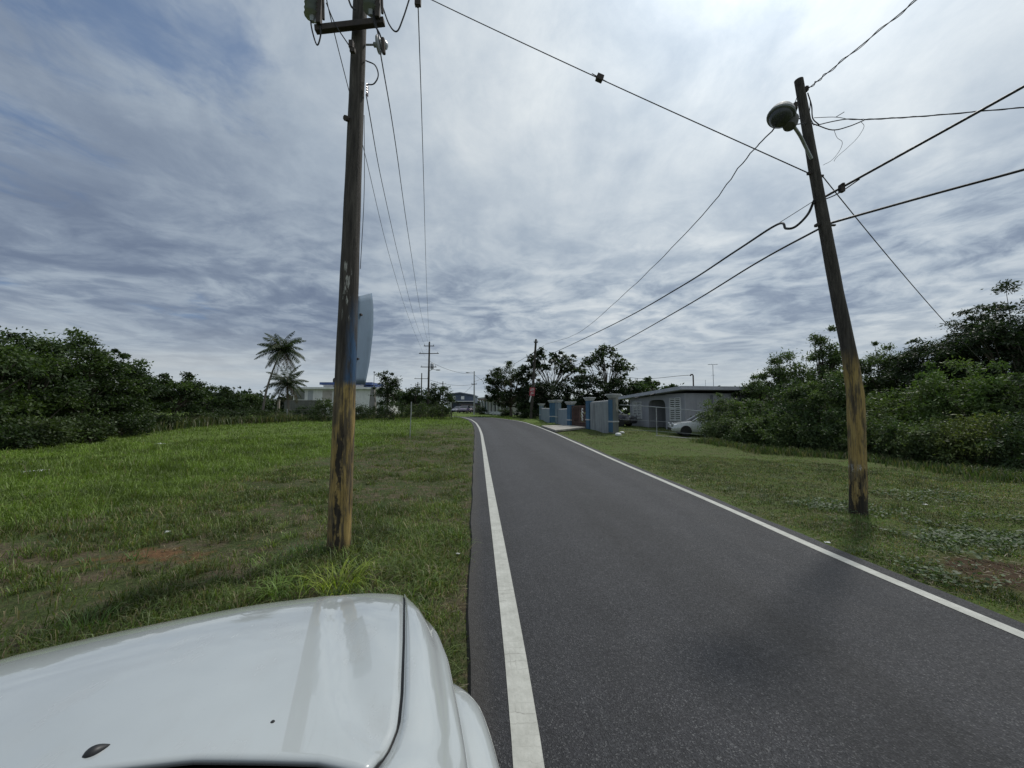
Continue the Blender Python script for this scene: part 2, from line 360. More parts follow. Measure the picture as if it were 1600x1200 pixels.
def rawmesh(name, V, n, cols, mat, parent=None, per=4, quads=None):
    """V (N,per,3) ; quads list of index tuples in one element; cols (N,3)"""
    V = np.asarray(V, np.float32); N = V.shape[0]; q = np.array(quads if quads else [(0, 1, 2, 3)]); k = len(q)
    idx = (np.arange(N)[:, None, None] * per + q[None]).reshape(-1)
    me = bpy.data.meshes.new(name); me.vertices.add(N * per); me.vertices.foreach_set('co', V.reshape(-1))
    me.loops.add(len(idx)); me.loops.foreach_set('vertex_index', idx.astype(np.int32))
    me.polygons.add(N * k); me.polygons.foreach_set('loop_start', np.arange(0, N * k * 4, 4, dtype=np.int32))
    try: me.polygons.foreach_set('loop_total', np.full(N * k, 4, np.int32))
    except Exception: pass
    me.update(calc_edges=True)
    a = me.color_attributes.new('Col', 'FLOAT_COLOR', 'POINT')
    cc = np.ones((N, per, 4), np.float32); cols = np.asarray(cols, np.float32)
    cc[:, :, :3] = cols[:, None, :] if cols.ndim == 2 else cols
    a.data.foreach_set('color', cc.reshape(-1)); me.materials.append(mat)
    o = bpy.data.objects.new(name, me); C.objects.link(o)
    if parent: o.parent = parent
    return o
def unit(a): return a / (np.linalg.norm(a, axis=-1, keepdims=True) + 1e-9)
def leafquads(cen, L, Wd, dirs=None, nrm=None):
    N = len(cen); d = unit(rng.normal(size=(N, 3)) if dirs is None else dirs)
    n = rng.normal(size=(N, 3)) if nrm is None else nrm
    s = unit(np.cross(d, n)); L = np.broadcast_to(L, (N,))[:, None]; Wd = np.broadcast_to(Wd, (N,))[:, None]
    return np.stack([cen - d * L / 2, cen + s * Wd / 2 - d * L * .08, cen + d * L / 2, cen - s * Wd / 2 - d * L * .08], 1)

# ------------------------------------------------------------------ road outline, measured on the ground
LL = [G(*p, .034) for p in [(832.8, 1200), (811.7, 1067), (801.7, 1000), (792.5, 933), (771.7, 800), (763, 745), (757, 705), (752.7, 679), (749.3, 669.3), (744, 661), (736, 655.6), (724, 652)]]
RL = [G(*p, .034) for p in [(1600, 993), (1433, 923), (1316.7, 876.7), (1200, 822), (1050, 757), (915, 698.4), (866.7, 677), (840, 666.5), (820, 660), (806, 657.2), (784, 654.3), (760, 651.8)]]
def resample(pts, n):
    pts = np.array(pts)[:, :2]; L = np.r_[0, np.cumsum(np.linalg.norm(np.diff(pts, axis=0), axis=1))]
    t = np.linspace(0, 1, n) ** 1.35 * L[-1]
    q = np.stack([np.interp(t, L, pts[:, 0]), np.interp(t, L, pts[:, 1])], 1)
    for _ in range(3): q[1:-1] = (q[:-2] + 2 * q[1:-1] + q[2:]) / 4
    return q
ends = LL[-1], RL[-1]
lpts = [(.33, -25, 0), (.16, 0, 0)] + LL + [(ends[0][0] - 5, ends[0][1] + 3.2, 0), (ends[0][0] - 35, ends[0][1] + 10, 0)]
rpts = [(4.35, -25, 0), (4.02, 0, 0)] + RL + [(ends[1][0] - 6, ends[1][1] + 3.6, 0), (ends[1][0] - 37, ends[1][1] + 11, 0)]
NR = 170
ql, qr = resample(lpts, NR), resample(rpts, NR)
def strip(name, a, b, dz, mat, skirt=0):
    nn = 9; acr = np.linspace(0, 1, nn); vs = []; uv = []
    mid = (a + b) / 2; L = np.r_[0, np.cumsum(np.linalg.norm(np.diff(mid, axis=0), axis=1))]
    for i in range(len(a)):
        w = np.linalg.norm(b[i] - a[i])
        row = [a[i] * (1 - s) + b[i] * s for s in acr]
        if skirt: row = [row[0] - (b[i] - a[i]) / w * .03] + row + [row[-1] + (b[i] - a[i]) / w * .03]
        us = [0] + list(acr * w) + [w] if skirt else list(acr * w)
        for j, (q, u) in enumerate(zip(row, us)):
            z = float(H0(q[0], q[1])) + dz - (skirt if skirt and j in (0, len(row) - 1) else 0)
            vs.append((q[0], q[1], z)); uv.append((u, L[i]))
    n = len(row); mb = MB(); mb.add(vs, [(i * n + j, i * n + j + 1, (i + 1) * n + j + 1, (i + 1) * n + j) for i in range(len(a) - 1) for j in range(n - 1)])
    o = mb.build(name, mat); me = o.data; l = me.uv_layers.new(name='UVMap')
    for lp in me.loops: l.data[lp.index].uv = uv[lp.vertex_index]
    return o
def offs(q, d):
    t = unit(np.gradient(q, axis=0)); return q + np.stack([t[:, 1], -t[:, 0]], 1) * d
el_y = [-25, 0, 2, 3, 6, 10, 20, 60, 100]; el_o = [-.27, -.27, -.29, -.31, -.36, -.39, -.43, -.36, -.3]
eoff = np.interp(ql[:, 1], el_y, el_o)[:, None]
jit = (vn(ql[:, 1] * 2.3, ql[:, 0]) - .5)[:, None] * .05
nl = unit(np.gradient(ql, axis=0)); nl = np.stack([nl[:, 1], -nl[:, 0]], 1)
edgeL = ql + nl * (eoff + jit); edgeR = offs(qr, .22)
edgeR[:, 0] += (vn(qr[:, 1] * 2.1, 4) - .5) * .07
tag(strip('road', edgeL, edgeR, .030, M_asph, .06), None, None, kind='structure')
tag(strip('road_edge_line', offs(ql, -.073), offs(ql, .073), .034, M_line), None, None, kind='structure')
tag(strip('road_edge_line', offs(qr, -.06), offs(qr, .06), .034, M_line), None, None, kind='structure')
def road_dist(x, y):                      # >0 outside the asphalt
    xl = np.interp(y, edgeL[:, 1], edgeL[:, 0]); xr = np.interp(y, edgeR[:, 1], edgeR[:, 0])
    return np.maximum(xl - x, x - xr)
def HG(x, y):
    x = np.asarray(x, float); y = np.asarray(y, float)
    m = np.clip((road_dist(x, y) - .05) / 1.5, 0, 1); far = np.clip((140 - y) / 60, 0, 1)
    b = (fbm(x, y, .35, 2) - .5) * .28 + (fbm(x, y, 1.6, 5) - .5) * .10
    return H0(x, y) - .012 + m * far * b
ax = np.r_[-1800, -900, -400, -200, -120, -80, np.arange(-60, -30, 2.), np.arange(-30, -12, .7), np.arange(-12, 14, .22), np.arange(14, 34, .7), np.arange(34, 60, 2.), 80, 120, 200, 400, 900, 1800]
ay = np.r_[-1500, -500, -120, -40, -15, -6, np.arange(-3, 14, .22), np.arange(14, 34, .5), np.arange(34, 90, 1.5), 100, 120, 150, 200, 300, 500, 900, 1600, 3000]
XX, YY = np.meshgrid(ax, ay); ZZ = HG(XX, YY)
mb = MB(); mb.grid([[(XX[i, j], YY[i, j], ZZ[i, j]) for j in range(len(ax))] for i in range(len(ay))])
tag(mb.build('ground', M_ground, smooth=True), None, None, kind='structure')
# concrete apron in front of the gate
ap = [G(868, 676), G(846, 668), G(893, 667.2), G(916, 671)]
def gateapron():
    a, b_, c, d = [np.array(p) for p in ap]; rows = []
    for i in range(9):
        s = i / 8; p, q = a * (1 - s) + b_ * s, d * (1 - s) + c * s
        rows.append([(*(p * (1 - k) + q * k)[:2], float(H0(0, (p * (1 - k) + q * k)[1])) + .05) for k in np.linspace(0, 1, 9)])
    o = MB().grid(rows).build('driveway', paint('driveway_concrete', (.34, .32, .28), .9, .3, 1.5), solid=.12); tag(o, None, None, kind='structure')
gateapron()

# ------------------------------------------------------------------ grass
def blades(n, x, y, h, w, lean, col, name, label, droop=.5):
    N = len(x); z = HG(x, y) - .01; a = rng.random(N) * 2 * np.pi; d = np.stack([np.cos(a), np.sin(a), np.zeros(N)], 1)
    b = rng.random(N) * 2 * np.pi; s = np.stack([np.cos(b), np.sin(b), np.zeros(N)], 1)
    base = np.stack([x, y, z], 1); w = w[:, None]; h = h[:, None]; lean = lean[:, None]
    mid = base + np.array([0, 0, 1]) * h * .62 + d * h * lean * .35; tip = base + np.array([0, 0, 1]) * h * (1 - lean * droop) + d * h * lean
    V = np.stack([base - s * w / 2, base + s * w / 2, mid + s * w * .4, mid - s * w * .4, tip + s * w * .04, tip - s * w * .04], 1)
    c = np.repeat(col[:, None, :], 6, 1)
    o = rawmesh(name, V, N, c, M_grass, per=6, quads=[(0, 1, 2, 3), (3, 2, 4, 5)])
    return o
def grass_field():
    xs, ys = [], []
    def sample(n, r0, r1, a0, a1):
        r = np.sqrt(rng.random(n) * (r1 ** 2 - r0 ** 2) + r0 ** 2); a = R(a0) + rng.random(n) * R(a1 - a0)
        xs.append(r * np.sin(a)); ys.append(r * np.cos(a))
    sample(120000, 1.6, 6, -62, 0); sample(150000, 6, 13, -60, 2); sample(120000, 13, 26, -58, 4); sample(70000, 26, 60, -52, 2)
    sample(80000, 3.0, 8, 20, 60); sample(100000, 8, 16, 14, 58); sample(70000, 16, 40, 2, 40)
    x, y = np.concatenate(xs), np.concatenate(ys); rd = road_dist(x, y); r = np.hypot(x, y)
    lush = np.clip((-(x + 3 * fbm(x, y, .5)) - 4.2) / 1.8, 0, 1); lush = np.where(x > 0, 0, np.maximum(lush, np.clip((y - 24) / 12, 0, 1)))
    right = x > 1
    pat = fbm(x, y, .9, 9) * .6 + fbm(x, y, 4.5, 12) * .4
    dens = np.clip((pat - .455) * 7.5, .05, 1); dens = np.maximum(dens, np.maximum(lush, right * .8))
    bare = np.hypot((x + 4.2) * .8, (y - 4.75) * 1.6) < .75 * (.6 + fbm(x, y, 2., 3)); dens = np.where(bare, .04, dens)
    bare2 = np.hypot(x - 5.35, (y - 4.2) * 1.3) < 1.1 * (.4 + fbm(x, y, 2., 3)); dens = np.where(bare2, .06, dens)
    bl = (lushpatch(x, y)); dens *= np.clip(rd * 5, .15, 1)
    k = (rd > -.03 - .05 * rng.random(len(x))) & (rng.random(len(x)) < dens) & (np.hypot((x + 1.1) * 1.0, y - .9) > .0)
    x, y, r, lush, right, pat, bl, rd = [q[k] for q in (x, y, r, lush, right, pat, bl, rd)]; N = len(x)
    h = (.04 + .075 * rng.random(N) ** 1.7) * (.65 + .8 * pat) * (1 + .75 * lush); h = np.where(right, h * .6, h * np.where(r < 9, 1.35, 1.1)) * (1 + .5 * bl)
    h *= np.clip(.4 + rd * 1.2, .4, 1)
    w = .0028 + .0026 * rng.random(N) + .00065 * r
    tall = rng.random(N) < .035; h = np.where(tall & ~right, h * 1.7, h)
    lean = .25 + .75 * rng.random(N)
    g1 = np.array([.062, .094, .026]); g2 = np.array([.145, .195, .046]); gl = np.array([.150, .215, .042]); st = np.array([.25, .21, .115]); gr = np.array([.100, .142, .044])
    t = rng.random(N)[:, None]; col = g1 * (1 - t) + g2 * t
    tn = np.clip(fbm(x, y, .35, 20) * 2.4 - .7, 0, 1)[:, None]; tm = (.72 + .56 * np.clip(fbm(x, y, 1.7, 70) * 3 - 1, 0, 1))[:, None]
    col = col * (1 - lush[:, None]) + (gl * (.62 + .6 * t) * (.8 + .35 * tn)) * lush[:, None]
    col = np.where(right[:, None], gr * (.6 + .8 * t) * (.8 + .4 * tn), col)
    dry = rng.random(N) < np.where(lush > .5, .03, .38 * np.clip(1.7 - 2 * pat, .1, 1)); dry = dry | (right & (rng.random(N) < .05))
    col = np.where(dry[:, None], st * (.5 + .6 * t), col)
    col *= (.75 + .5 * rng.random(N))[:, None] * tm
    o = blades(N, x, y, h, w, lean, col, 'grass', ''); tag(o, 'short mown green grass covering the field and both road verges', 'grass', kind='stuff')
def lushpatch(x, y): return np.clip((fbm(x, y, .7, 30) - .55) * 6, 0, 1)
grass_field()
def tuft(n, r, h, x, y, col, w=.0065, lean=(.75, 1.45), spread=1.0):
    """arching grass leaves, numpy arrays of strips (6 segments)"""
    a = rng.random(n) * 2 * np.pi; rr = r * np.sqrt(rng.random(n)); bx = x + rr * np.cos(a) * spread; by = y + rr * np.sin(a)
    z = HG(bx, by) - .01; d = a + rng.normal(size=n) * .6; D = np.stack([np.cos(d), np.sin(d), 0 * d], 1); Sd = np.stack([-np.sin(d), np.cos(d), 0 * d], 1)
    L = h * (.5 + .8 * rng.random(n)); ln = lean[0] + rng.random(n) * (lean[1] - lean[0]); K = 6; rows = []
    for k in range(K):
        s = k / (K - 1); out = (L * ln * s ** 1.6 * .75)[:, None]; up = (L * (s - .55 * ln * s ** 2.6))[:, None]
        p = np.stack([bx, by, z], 1) + D * out + np.array([0, 0, 1]) * up; ww = w * (1 - s ** 2.2) * .5 + .0004
        rows += [p - Sd * ww, p + Sd * ww]
    V = np.stack(rows, 1); q = [(2 * k, 2 * k + 1, 2 * k + 3, 2 * k + 2) for k in range(K - 1)]
    c = np.array(col) * (.6 + .7 * rng.random((n, 1))); return V, q, c
def make_tuft(name, label, x, y, n, r, h, col, cat='grass clump', group=None, **kw):
    V, q, c = tuft(n, r, h, x, y, col, **kw); o = rawmesh(name, V, len(V), c, M_grass, per=12, quads=q)
    return tag(o, label, cat, group)
g = G(530, 925); make_tuft('grass_clump', 'bright yellow green arching grass clump just beyond the hood edge', g[0], g[1], 110, .17, .36, (.26, .33, .045), group='tall grass clumps on the left verge')
g = G(437, 935); make_tuft('grass_clump', 'small bright green grass clump left of the yellow green one', g[0], g[1], 40, .10, .28, (.15, .24, .045), group='tall grass clumps on the left verge')
g = G(475, 930); make_tuft('grass_clump', 'thin sparse grass clump between two fuller ones by the hood', g[0], g[1], 16, .06, .30, (.19, .26, .05), group='tall grass clumps on the left verge')
g = G(640, 865); make_tuft('grass_clump', 'wide pale green grass clump right of the left pole foot', g[0], g[1], 130, .34, .20, (.16, .23, .05), group='tall grass clumps on the left verge')
g = G(575, 905); make_tuft('grass_clump', 'low green grass clump in front of the left pole foot', g[0], g[1], 90, .28, .22, (.12, .19, .045), group='tall grass clumps on the left verge')
g = G(130, 1000); make_tuft('grass_clump', 'dark green grass clump beside the far hood corner at left', g[0], g[1], 90, .14, .26, (.075, .135, .035), group='tall grass clumps on the left verge', lean=(.3, .9))
g = G(480, 870); make_tuft('grass_clump', 'soft dark green grass clump just left of the left pole foot', g[0], g[1], 200, .30, .20, (.055, .105, .03), group='tall grass clumps on the left verge', w=.005)
g = G(590, 862); make_tuft('grass_clump', 'dense green weeds hugging the right side of the left pole foot', g[0], g[1], 70, .14, .22, (.085, .15, .04), group='tall grass clumps on the left verge')
bL0 = G(529, 866)
def weeds():
    Vs, cs = [], []
    for _ in range(420):
        a = R(-60 + 58 * random.random()); r = 2.6 + 9 * random.random() ** 1.3; x, y = r * math.sin(a), r * math.cos(a)
        if road_dist(x, y) < .12 or fbm(x, y, .9, 9) < .40: continue
        c = random.choice([(.07, .12, .03), (.10, .16, .035), (.13, .17, .05), (.16, .15, .07)])
        V, q, c = tuft(random.randint(8, 22), .06, .10 + .10 * random.random(), x, y, c, w=.005 + .0004 * r); Vs.append(V); cs.append(c)
    for _ in range(520):
        a = R(18 + 40 * random.random()); r = 3.6 + 12 * random.random() ** 1.2; x, y = r * math.sin(a), r * math.cos(a)
        if road_dist(x, y) < .15 or fbm(x, y, 1.1, 9) < .45: continue
        c = random.choice([(.07, .11, .03), (.10, .15, .04), (.12, .15, .05), (.17, .16, .08), (.055, .09, .03)])
        V, q, c = tuft(random.randint(10, 30), .10, .06 + .07 * random.random(), x, y, c, w=.004 + .0004 * r); Vs.append(V); cs.append(c)
    for _ in range(150):
        q_ = G(random.uniform(395, 735), random.uniform(800, 945)); x, y = q_[0], q_[1]
        if road_dist(x, y) < .05: continue
        d_ = math.hypot(x - bL0[0] - .3, y - bL0[1] + .3); c = random.choice([(.16, .24, .055), (.11, .18, .04), (.21, .27, .06), (.12, .15, .05), (.22, .20, .10)])
        V, q, c = tuft(random.randint(10, 34), .09, (.13 + .10 * random.random()) * (1.25 - min(.6, d_ * .3)), x, y, c, w=.006, lean=(.6, 1.25)); Vs.append(V); cs.append(c)
    o = rawmesh('weeds', np.concatenate(Vs), 0, np.concatenate(cs), M_grass, per=12, quads=q); tag(o, 'scattered low weeds and grass tufts on the near verges of the road', 'weeds', kind='stuff')
weeds()
def groundcover():
    # creeping broad leaves and low mats on the right verge, dead straw on the left
    cen, col, L = [], [], []
    for (px, py, rad, n) in [(1500, 832, .75, 2600), (1570, 860, .6, 1500), (1400, 905, .35, 500), (1560, 820, .6, 1400), (1290, 790, .5, 900), (1440, 775, .6, 700), (1380, 800, .5, 500), (1480, 900, .4, 400)]:
        c = G(px, py); a = rng.random(n) * 2 * np.pi; r = rad * rng.random(n) ** .6; x = c[0] + r * np.cos(a) * 1.5; y = c[1] + r * np.sin(a)
        k = (fbm(x, y, 2.6, 40) > .44) & (road_dist(x, y) > .15); x, y = x[k], y[k]; n = len(x)
        cen.append(np.stack([x, y, HG(x, y) + .02 + .07 * rng.random(n)], 1)); L.append(.025 + .03 * rng.random(n)); col.append(np.array([.085, .125, .055]) * (.5 + .9 * rng.random((n, 1))))
    cen, L, col = np.concatenate(cen), np.concatenate(L), np.concatenate(col); n = len(cen)
    nr = rng.normal(size=(n, 3)) * .45 + np.array([0, 0, 1]); d = rng.normal(size=(n, 3)); d[:, 2] *= .3
    o = rawmesh('ground_cover', leafquads(cen, L, L * .75, d, nr), n, col, M_leaf); tag(o, 'low broad leaved creeping plants spreading over the right verge', 'ground cover', kind='stuff')
    n = 17000; a = np.where(rng.random(n) < .6, R(-58) + rng.random(n) * R(56), R(18) + rng.random(n) * R(40)); r = 2.4 + 11 * rng.random(n) ** 1.2; x, y = r * np.sin(a), r * np.cos(a)
    k = (road_dist(x, y) > .02) & (fbm(x, y, 1.3, 50) < .52); x, y, r = x[k], y[k], r[k]; n = len(x)
    cen = np.stack([x, y, HG(x, y) + .006 + .02 * rng.random(n)], 1); d = rng.normal(size=(n, 3)); d[:, 2] *= .15
    nr = rng.normal(size=(n, 3)) * .3 + np.array([0, 0, 1])
    o = rawmesh('dead_grass', leafquads(cen, .05 + .09 * rng.random(n), .004 + .0005 * r, d, nr), n, np.array([.24, .20, .12]) * (.4 + .8 * rng.random((n, 1))), M_grass); tag(o, 'dry straw coloured dead grass lying among the verge grass', 'dead grass', kind='stuff')
groundcover()
def litter(px, py, label, s, col=None, nm='paper_scrap'):
    g = G(px, py); rows = []
    for i in range(5):
        rows.append([(s * (i / 4 - .5) + .02 * s * random.random(), s * .6 * (j / 4 - .5), .05 * s + .12 * s * random.random()) for j in range(5)])
    o = MB().grid(rows).build(nm, M_white, smooth=True, loc=(g[0], g[1], float(HG(g[0], g[1])) + .03), solid=.003); o.rotation_euler.z = random.random() * 3
    tag(o, label, 'litter', 'scraps of white litter on the grass')
litter(55, 741, 'white scrap of litter near the left edge of the field', .42); litter(250, 697, 'far white scrap of litter on the lush field', .42)
litter(262, 834, 'small pale litter scrap beside the reddish bare patch', .10); litter(715, 868, 'crumpled white scrap beside the left asphalt edge', .05)
litter(1293, 851, 'flat white scrap beside the right road line', .06); litter(1446, 790, 'white scrap on the right verge beyond the leaning pole', .07)

# ------------------------------------------------------------------ trees
def tree(name, label, base, blobs, leaves, L, col, cat='tree', group=None, trunk_r=.14, ncl=60, clr=.5, flat=.6, wr=.5, up=.5, limbs=14, stems=1, droop=0, surf=.55, colvar=.45, trunk_h=None, lt=None, spray=.14):
    """blobs: (dx,dy,z,rx,ry,rz) relative to base. Leaves sit in clumps at the ends of limbs."""
    t = thing(name, label, cat, base, 0, group); wts = np.array([b[3] * b[4] * b[5] for b in blobs]) ** .75; wts /= wts.sum()
    bi = rng.choice(len(blobs), ncl, p=wts); B = np.array(blobs)[bi]
    u = unit(rng.normal(size=(ncl, 3))); u[:, 2] = np.abs(u[:, 2]) * np.where(rng.random(ncl) < .75, 1, -1); rr = (surf + (1 - surf) * rng.random(ncl))[:, None] ** .7
    rr = np.where(rng.random((ncl, 1)) < spray, 1.08 + .22 * rng.random((ncl, 1)), rr); cc = B[:, :3] + u * rr * B[:, 3:6]; cc[:, 2] = np.maximum(cc[:, 2], .15)
    n = leaves; ci = rng.integers(0, ncl, n); cs = clr * (.45 + .8 * rng.random(ncl)) * np.where(rr[:, 0] > 1.05, .6, 1); off = rng.normal(size=(n, 3)) * .5; off[:, 2] *= flat
    cen = cc[ci] + off * cs[ci][:, None]; cen[:, 2] = np.maximum(cen[:, 2] - droop * np.hypot(off[:, 0], off[:, 1]) * cs[ci], .04)
    d = unit(off) + rng.normal(size=(n, 3)) * .6; d[:, 2] -= droop
    nr = rng.normal(size=(n, 3)) * (1 - up) + np.array([0, 0, 1.]) * up
    LL_ = L * (.55 + .8 * rng.random(n)); base_c = np.array(col); ct = (.8 + .4 * rng.random(ncl))
    c = base_c * (1 + colvar * (rng.random((n, 1)) * 2 - 1)) * ct[ci][:, None]
    if lt is not None: k = rng.random(ncl) < .28; c = np.where(k[ci][:, None], np.array(lt) * (.7 + .6 * rng.random((n, 1))), c)
    rawmesh('crown', leafquads(cen, LL_, LL_ * wr, d, nr), n, c, M_leaf, t)
    mb = MB(); zc = min(b[2] for b in blobs); th = trunk_h or max(.3, zc * .55)
    for s in range(stems):
        ox, oy = (random.uniform(-.35, .35) * (stems > 1), random.uniform(-.35, .35) * (stems > 1))
        top = Vector((ox * 1.6 + random.uniform(-.1, .1), oy * 1.6, th)); pts = [Vector((ox, oy, -.15)), Vector((ox * 1.2 + .04, oy * 1.2, th * .5)), top]
        mb.tube(pts, [trunk_r * 1.25, trunk_r, trunk_r * .85], 9)
        for k in rng.choice(ncl, min(ncl, limbs // stems + 1), replace=False):
            e = Vector(cc[k]); m = top.lerp(e, .5) + Vector((random.uniform(-.2, .2), random.uniform(-.2, .2), .12 * (e - top).length * random.uniform(-.3, 1)))
            q = [top, top.lerp(m, .5) + Vector((0, 0, .05)), m, m.lerp(e, .55), e]; r0 = trunk_r * random.uniform(.35, .6); mb.tube(q, [r0, r0 * .8, r0 * .6, r0 * .4, r0 * .15], 6)
            for _ in range(2):
                k2 = np.argsort(np.linalg.norm(cc - np.array(e), axis=1))[random.randint(1, min(4, ncl - 1))]; mb.tube([m, (m + Vector(cc[k2])) / 2 + Vector((0, 0, .05)), Vector(cc[k2])], [r0 * .5, r0 * .3, r0 * .1], 5)
    mb.build('trunk', M_bark, t, smooth=True); return t
def gz(x, y, d=0): return (x, y, float(HG(x, y)) + d)
DK = (.030, .052, .018); MD = (.045, .080, .024); LT = (.075, .125, .030)
gL = 'trees along the left edge of the field'
# left wood: px, y(depth), top py, half width px, label
left = [(-70, 17, 505, 95, 'broad dark tree at the far left picture edge'), (30, 20, 522, 85, 'tall dense dark tree with ragged top near the left edge'), (118, 23, 524, 62, 'dark tree with feathery twigs at its top right of the tallest left one'),
        (182, 26, 556, 48, 'dark leaning tree at the right end of the tall left clump'), (75, 27, 560, 70, 'darker tree filling in behind the tall left clump'), (272, 33, 583, 46, 'round crowned tree with visible trunk standing apart from the left clump'),
        (232, 36, 604, 30, 'small shadowy tree in the gap left of the round crowned tree'), (335, 46, 602, 36, 'flat topped distant tree right of the round crowned tree'), (385, 54, 617, 34, 'low dark tree just left of the tall palm trunk'),
        (0, 30, 570, 60, 'dark back row tree behind the far left clump')]
for i, (px, y, py, hw, lab) in enumerate(left):
    x = XY(px, y); ht = (640 - py) / F * y + CH - float(HG(x, y)); w = hw / F * y; big = i in (0, 1, 2, 3, 4)
    bl = [(0, 0, ht * .62, w * .8, w * .7, ht * .36), (-w * .55, -.5, ht * .50, w * .5, w * .6, ht * .33), (w * .5, -.3, ht * .52, w * .55, w * .6, ht * .34), (random.uniform(-.3, .3) * w, 0, ht * .82, w * .38, w * .4, ht * .18)]
    if big: bl += [(-w * .4, -1.2, ht * .25, w * .6, .9, ht * .25), (w * .4, -1.2, ht * .25, w * .6, .9, ht * .25)]
    tree('tree', lab, gz(x, y), bl, 20000 if big else 10000, .17 if big else .22, (.034, .056, .020) if i % 2 else (.042, .068, .022), group=gL, ncl=120 if big else 60, clr=.72 if big else .75, spray=.25, trunk_r=.16, limbs=12, flat=.55, droop=.15, lt=(.075, .115, .034))
gS = 'scrub bushes along the far edge of the field'
for i, (px, y, py, hw, lab) in enumerate([(20, 16.5, 662, 30, 'low dark bush at the foot of the far left trees'), (70, 17.6, 655, 34, 'leafy low bush with pale leaves under the left trees'), (140, 20, 652, 34, 'shadowy bush under the feathery topped left tree'), (205, 24, 648, 32, 'dark bush under the leaning left tree'),
        (250, 29, 645, 26, 'bush at the left foot of the round crowned tree'), (308, 35, 645, 26, 'weedy bush at the right foot of the round crowned tree'), (350, 40, 640, 30, 'pale green scrub bush between round crowned tree and palm'), (392, 46, 637, 28, 'olive scrub bush just left of the palm trunk foot'),
        (435, 47, 640, 26, 'flat scrub bush in front of the low grey wall'), (478, 44, 632, 26, 'scrub bush with tall grass left of the yellow painted pole'), (508, 42, 623, 20, 'dark rounded bush beside the yellow painted pole in front of the white house'),
        (560, 45, 632, 24, 'dark bush right of the yellow painted pole below the white house'), (612, 46, 624, 24, 'dark bush right of the grey block pillar'), (655, 48, 626, 26, 'bush beneath the far tall utility pole'), (690, 50, 630, 18, 'bush beside the bend at the end of the field')]):
    x = XY(px, y); g_ = float(HG(x, y)); ht = (640 - py) / F * y + CH - g_; w = hw / F * y; ht = max(ht, .8)
    tree('shrub', lab, gz(x, y), [(0, 0, ht * .5, w, .9, ht * .48), (w * .5, 0, ht * .35, w * .6, .8, ht * .34), (-w * .5, 0, ht * .38, w * .6, .8, ht * .36)], 3600, .15, [(.034, .055, .020), (.060, .085, .032), (.042, .064, .022)][i % 3], 'shrub', gS, ncl=45, clr=.5, trunk_r=.04, stems=3, limbs=9, flat=.8, trunk_h=.3, surf=.3)
def tallgrass(name, label, segs, n, h, col):
    xs, ys = [], []
    for (p, q, w) in segs:
        t = rng.random(n); a, b_ = G(*p), G(*q); xs.append(a[0] + (b_[0] - a[0]) * t + rng.normal(size=n) * w); ys.append(a[1] + (b_[1] - a[1]) * t + np.abs(rng.normal(size=n)) * w)
    x, y = np.concatenate(xs), np.concatenate(ys); N = len(x); r = np.hypot(x, y); k = .5 + .9 * fbm(x, y, .8, 60)
    c = np.array(col) * (.5 + .8 * rng.random((N, 1))); c[rng.random(N) < .3] = np.array([.17, .16, .09])
    o = blades(N, x, y, h * k * (.5 + .7 * rng.random(N)), .006 + .0011 * r, .15 + .5 * rng.random(N), c, name, ''); tag(o, label, 'tall grass', kind='stuff')
tallgrass('tall_grass', 'uncut tall grass strip along the far left edge of the field', [((-60, 706), (200, 677), .35), ((200, 677), (330, 664), .5), ((330, 664), (500, 657.5), .6), ((500, 657.5), (690, 651.5), .9)], 3800, .9, (.070, .10, .035))
tallgrass('tall_grass', 'seeding tall grass strip along the foot of the right shrubs', [((1100, 694), (1220, 708), .25), ((1220, 708), (1420, 724), .3), ((1400, 722), (1600, 748), .45), ((1590, 747), (1700, 760), .5)], 1100, .30, (.080, .120, .042))
# right shrubs
gR = 'shrubs massed along the right verge'
rs = [(1140, 21, 612, 44, 'grey green shrub at the left end of the right thicket beside the white car'), (1195, 19, 618, 42, 'rounded mid green shrub second from the left of the right thicket'), (1250, 17.5, 603, 42, 'dark shrub left of the leaning pole'), (1300, 16.5, 590, 44, 'tall dark shrub just left of the leaning pole'),
      (1372, 15.5, 600, 46, 'yellow green shrub just right of the leaning pole'), (1440, 15, 588, 48, 'bright topped shrub in the middle right thicket'), (1520, 14, 575, 55, 'light green feathery shrub near the right edge'), (1600, 13, 592, 60, 'dark shrub at the right picture edge'), (1680, 12.5, 590, 60, 'shrub cut by the right picture edge')]
for i, (px, y, py, hw, lab) in enumerate(rs):
    x = XY(px, y); ht = (640 - py) / F * y + CH - float(HG(x, y)); w = hw / F * y
    ht *= (.92, .9, 1.08, 1.1, .86, 1.0, 1.12, .95, 1.0)[i]; bl = [(0, .3, ht * .60, w * .6, 1.2, ht * .38), (w * .6, .2, ht * .42, w * .5, 1., ht * .32), (-w * .55, -.2, ht * .38, w * .55, 1.0, ht * .30), (w * .1, -.9, ht * .22, w * .9, .8, ht * .2)]
    tree('shrub', lab, gz(x, y), bl, 16000, .12, [(.090, .122, .058), (.072, .110, .038), (.050, .082, .032), (.050, .084, .030), (.088, .125, .036), (.080, .125, .036), (.100, .158, .045), (.055, .085, .034), (.055, .085, .034)][i], 'shrub', gR, ncl=120, clr=.40, spray=.22, trunk_r=.045, stems=4, limbs=14, flat=.7, trunk_h=.5, surf=.5, wr=.38, lt=(.115, .160, .060), droop=.2)
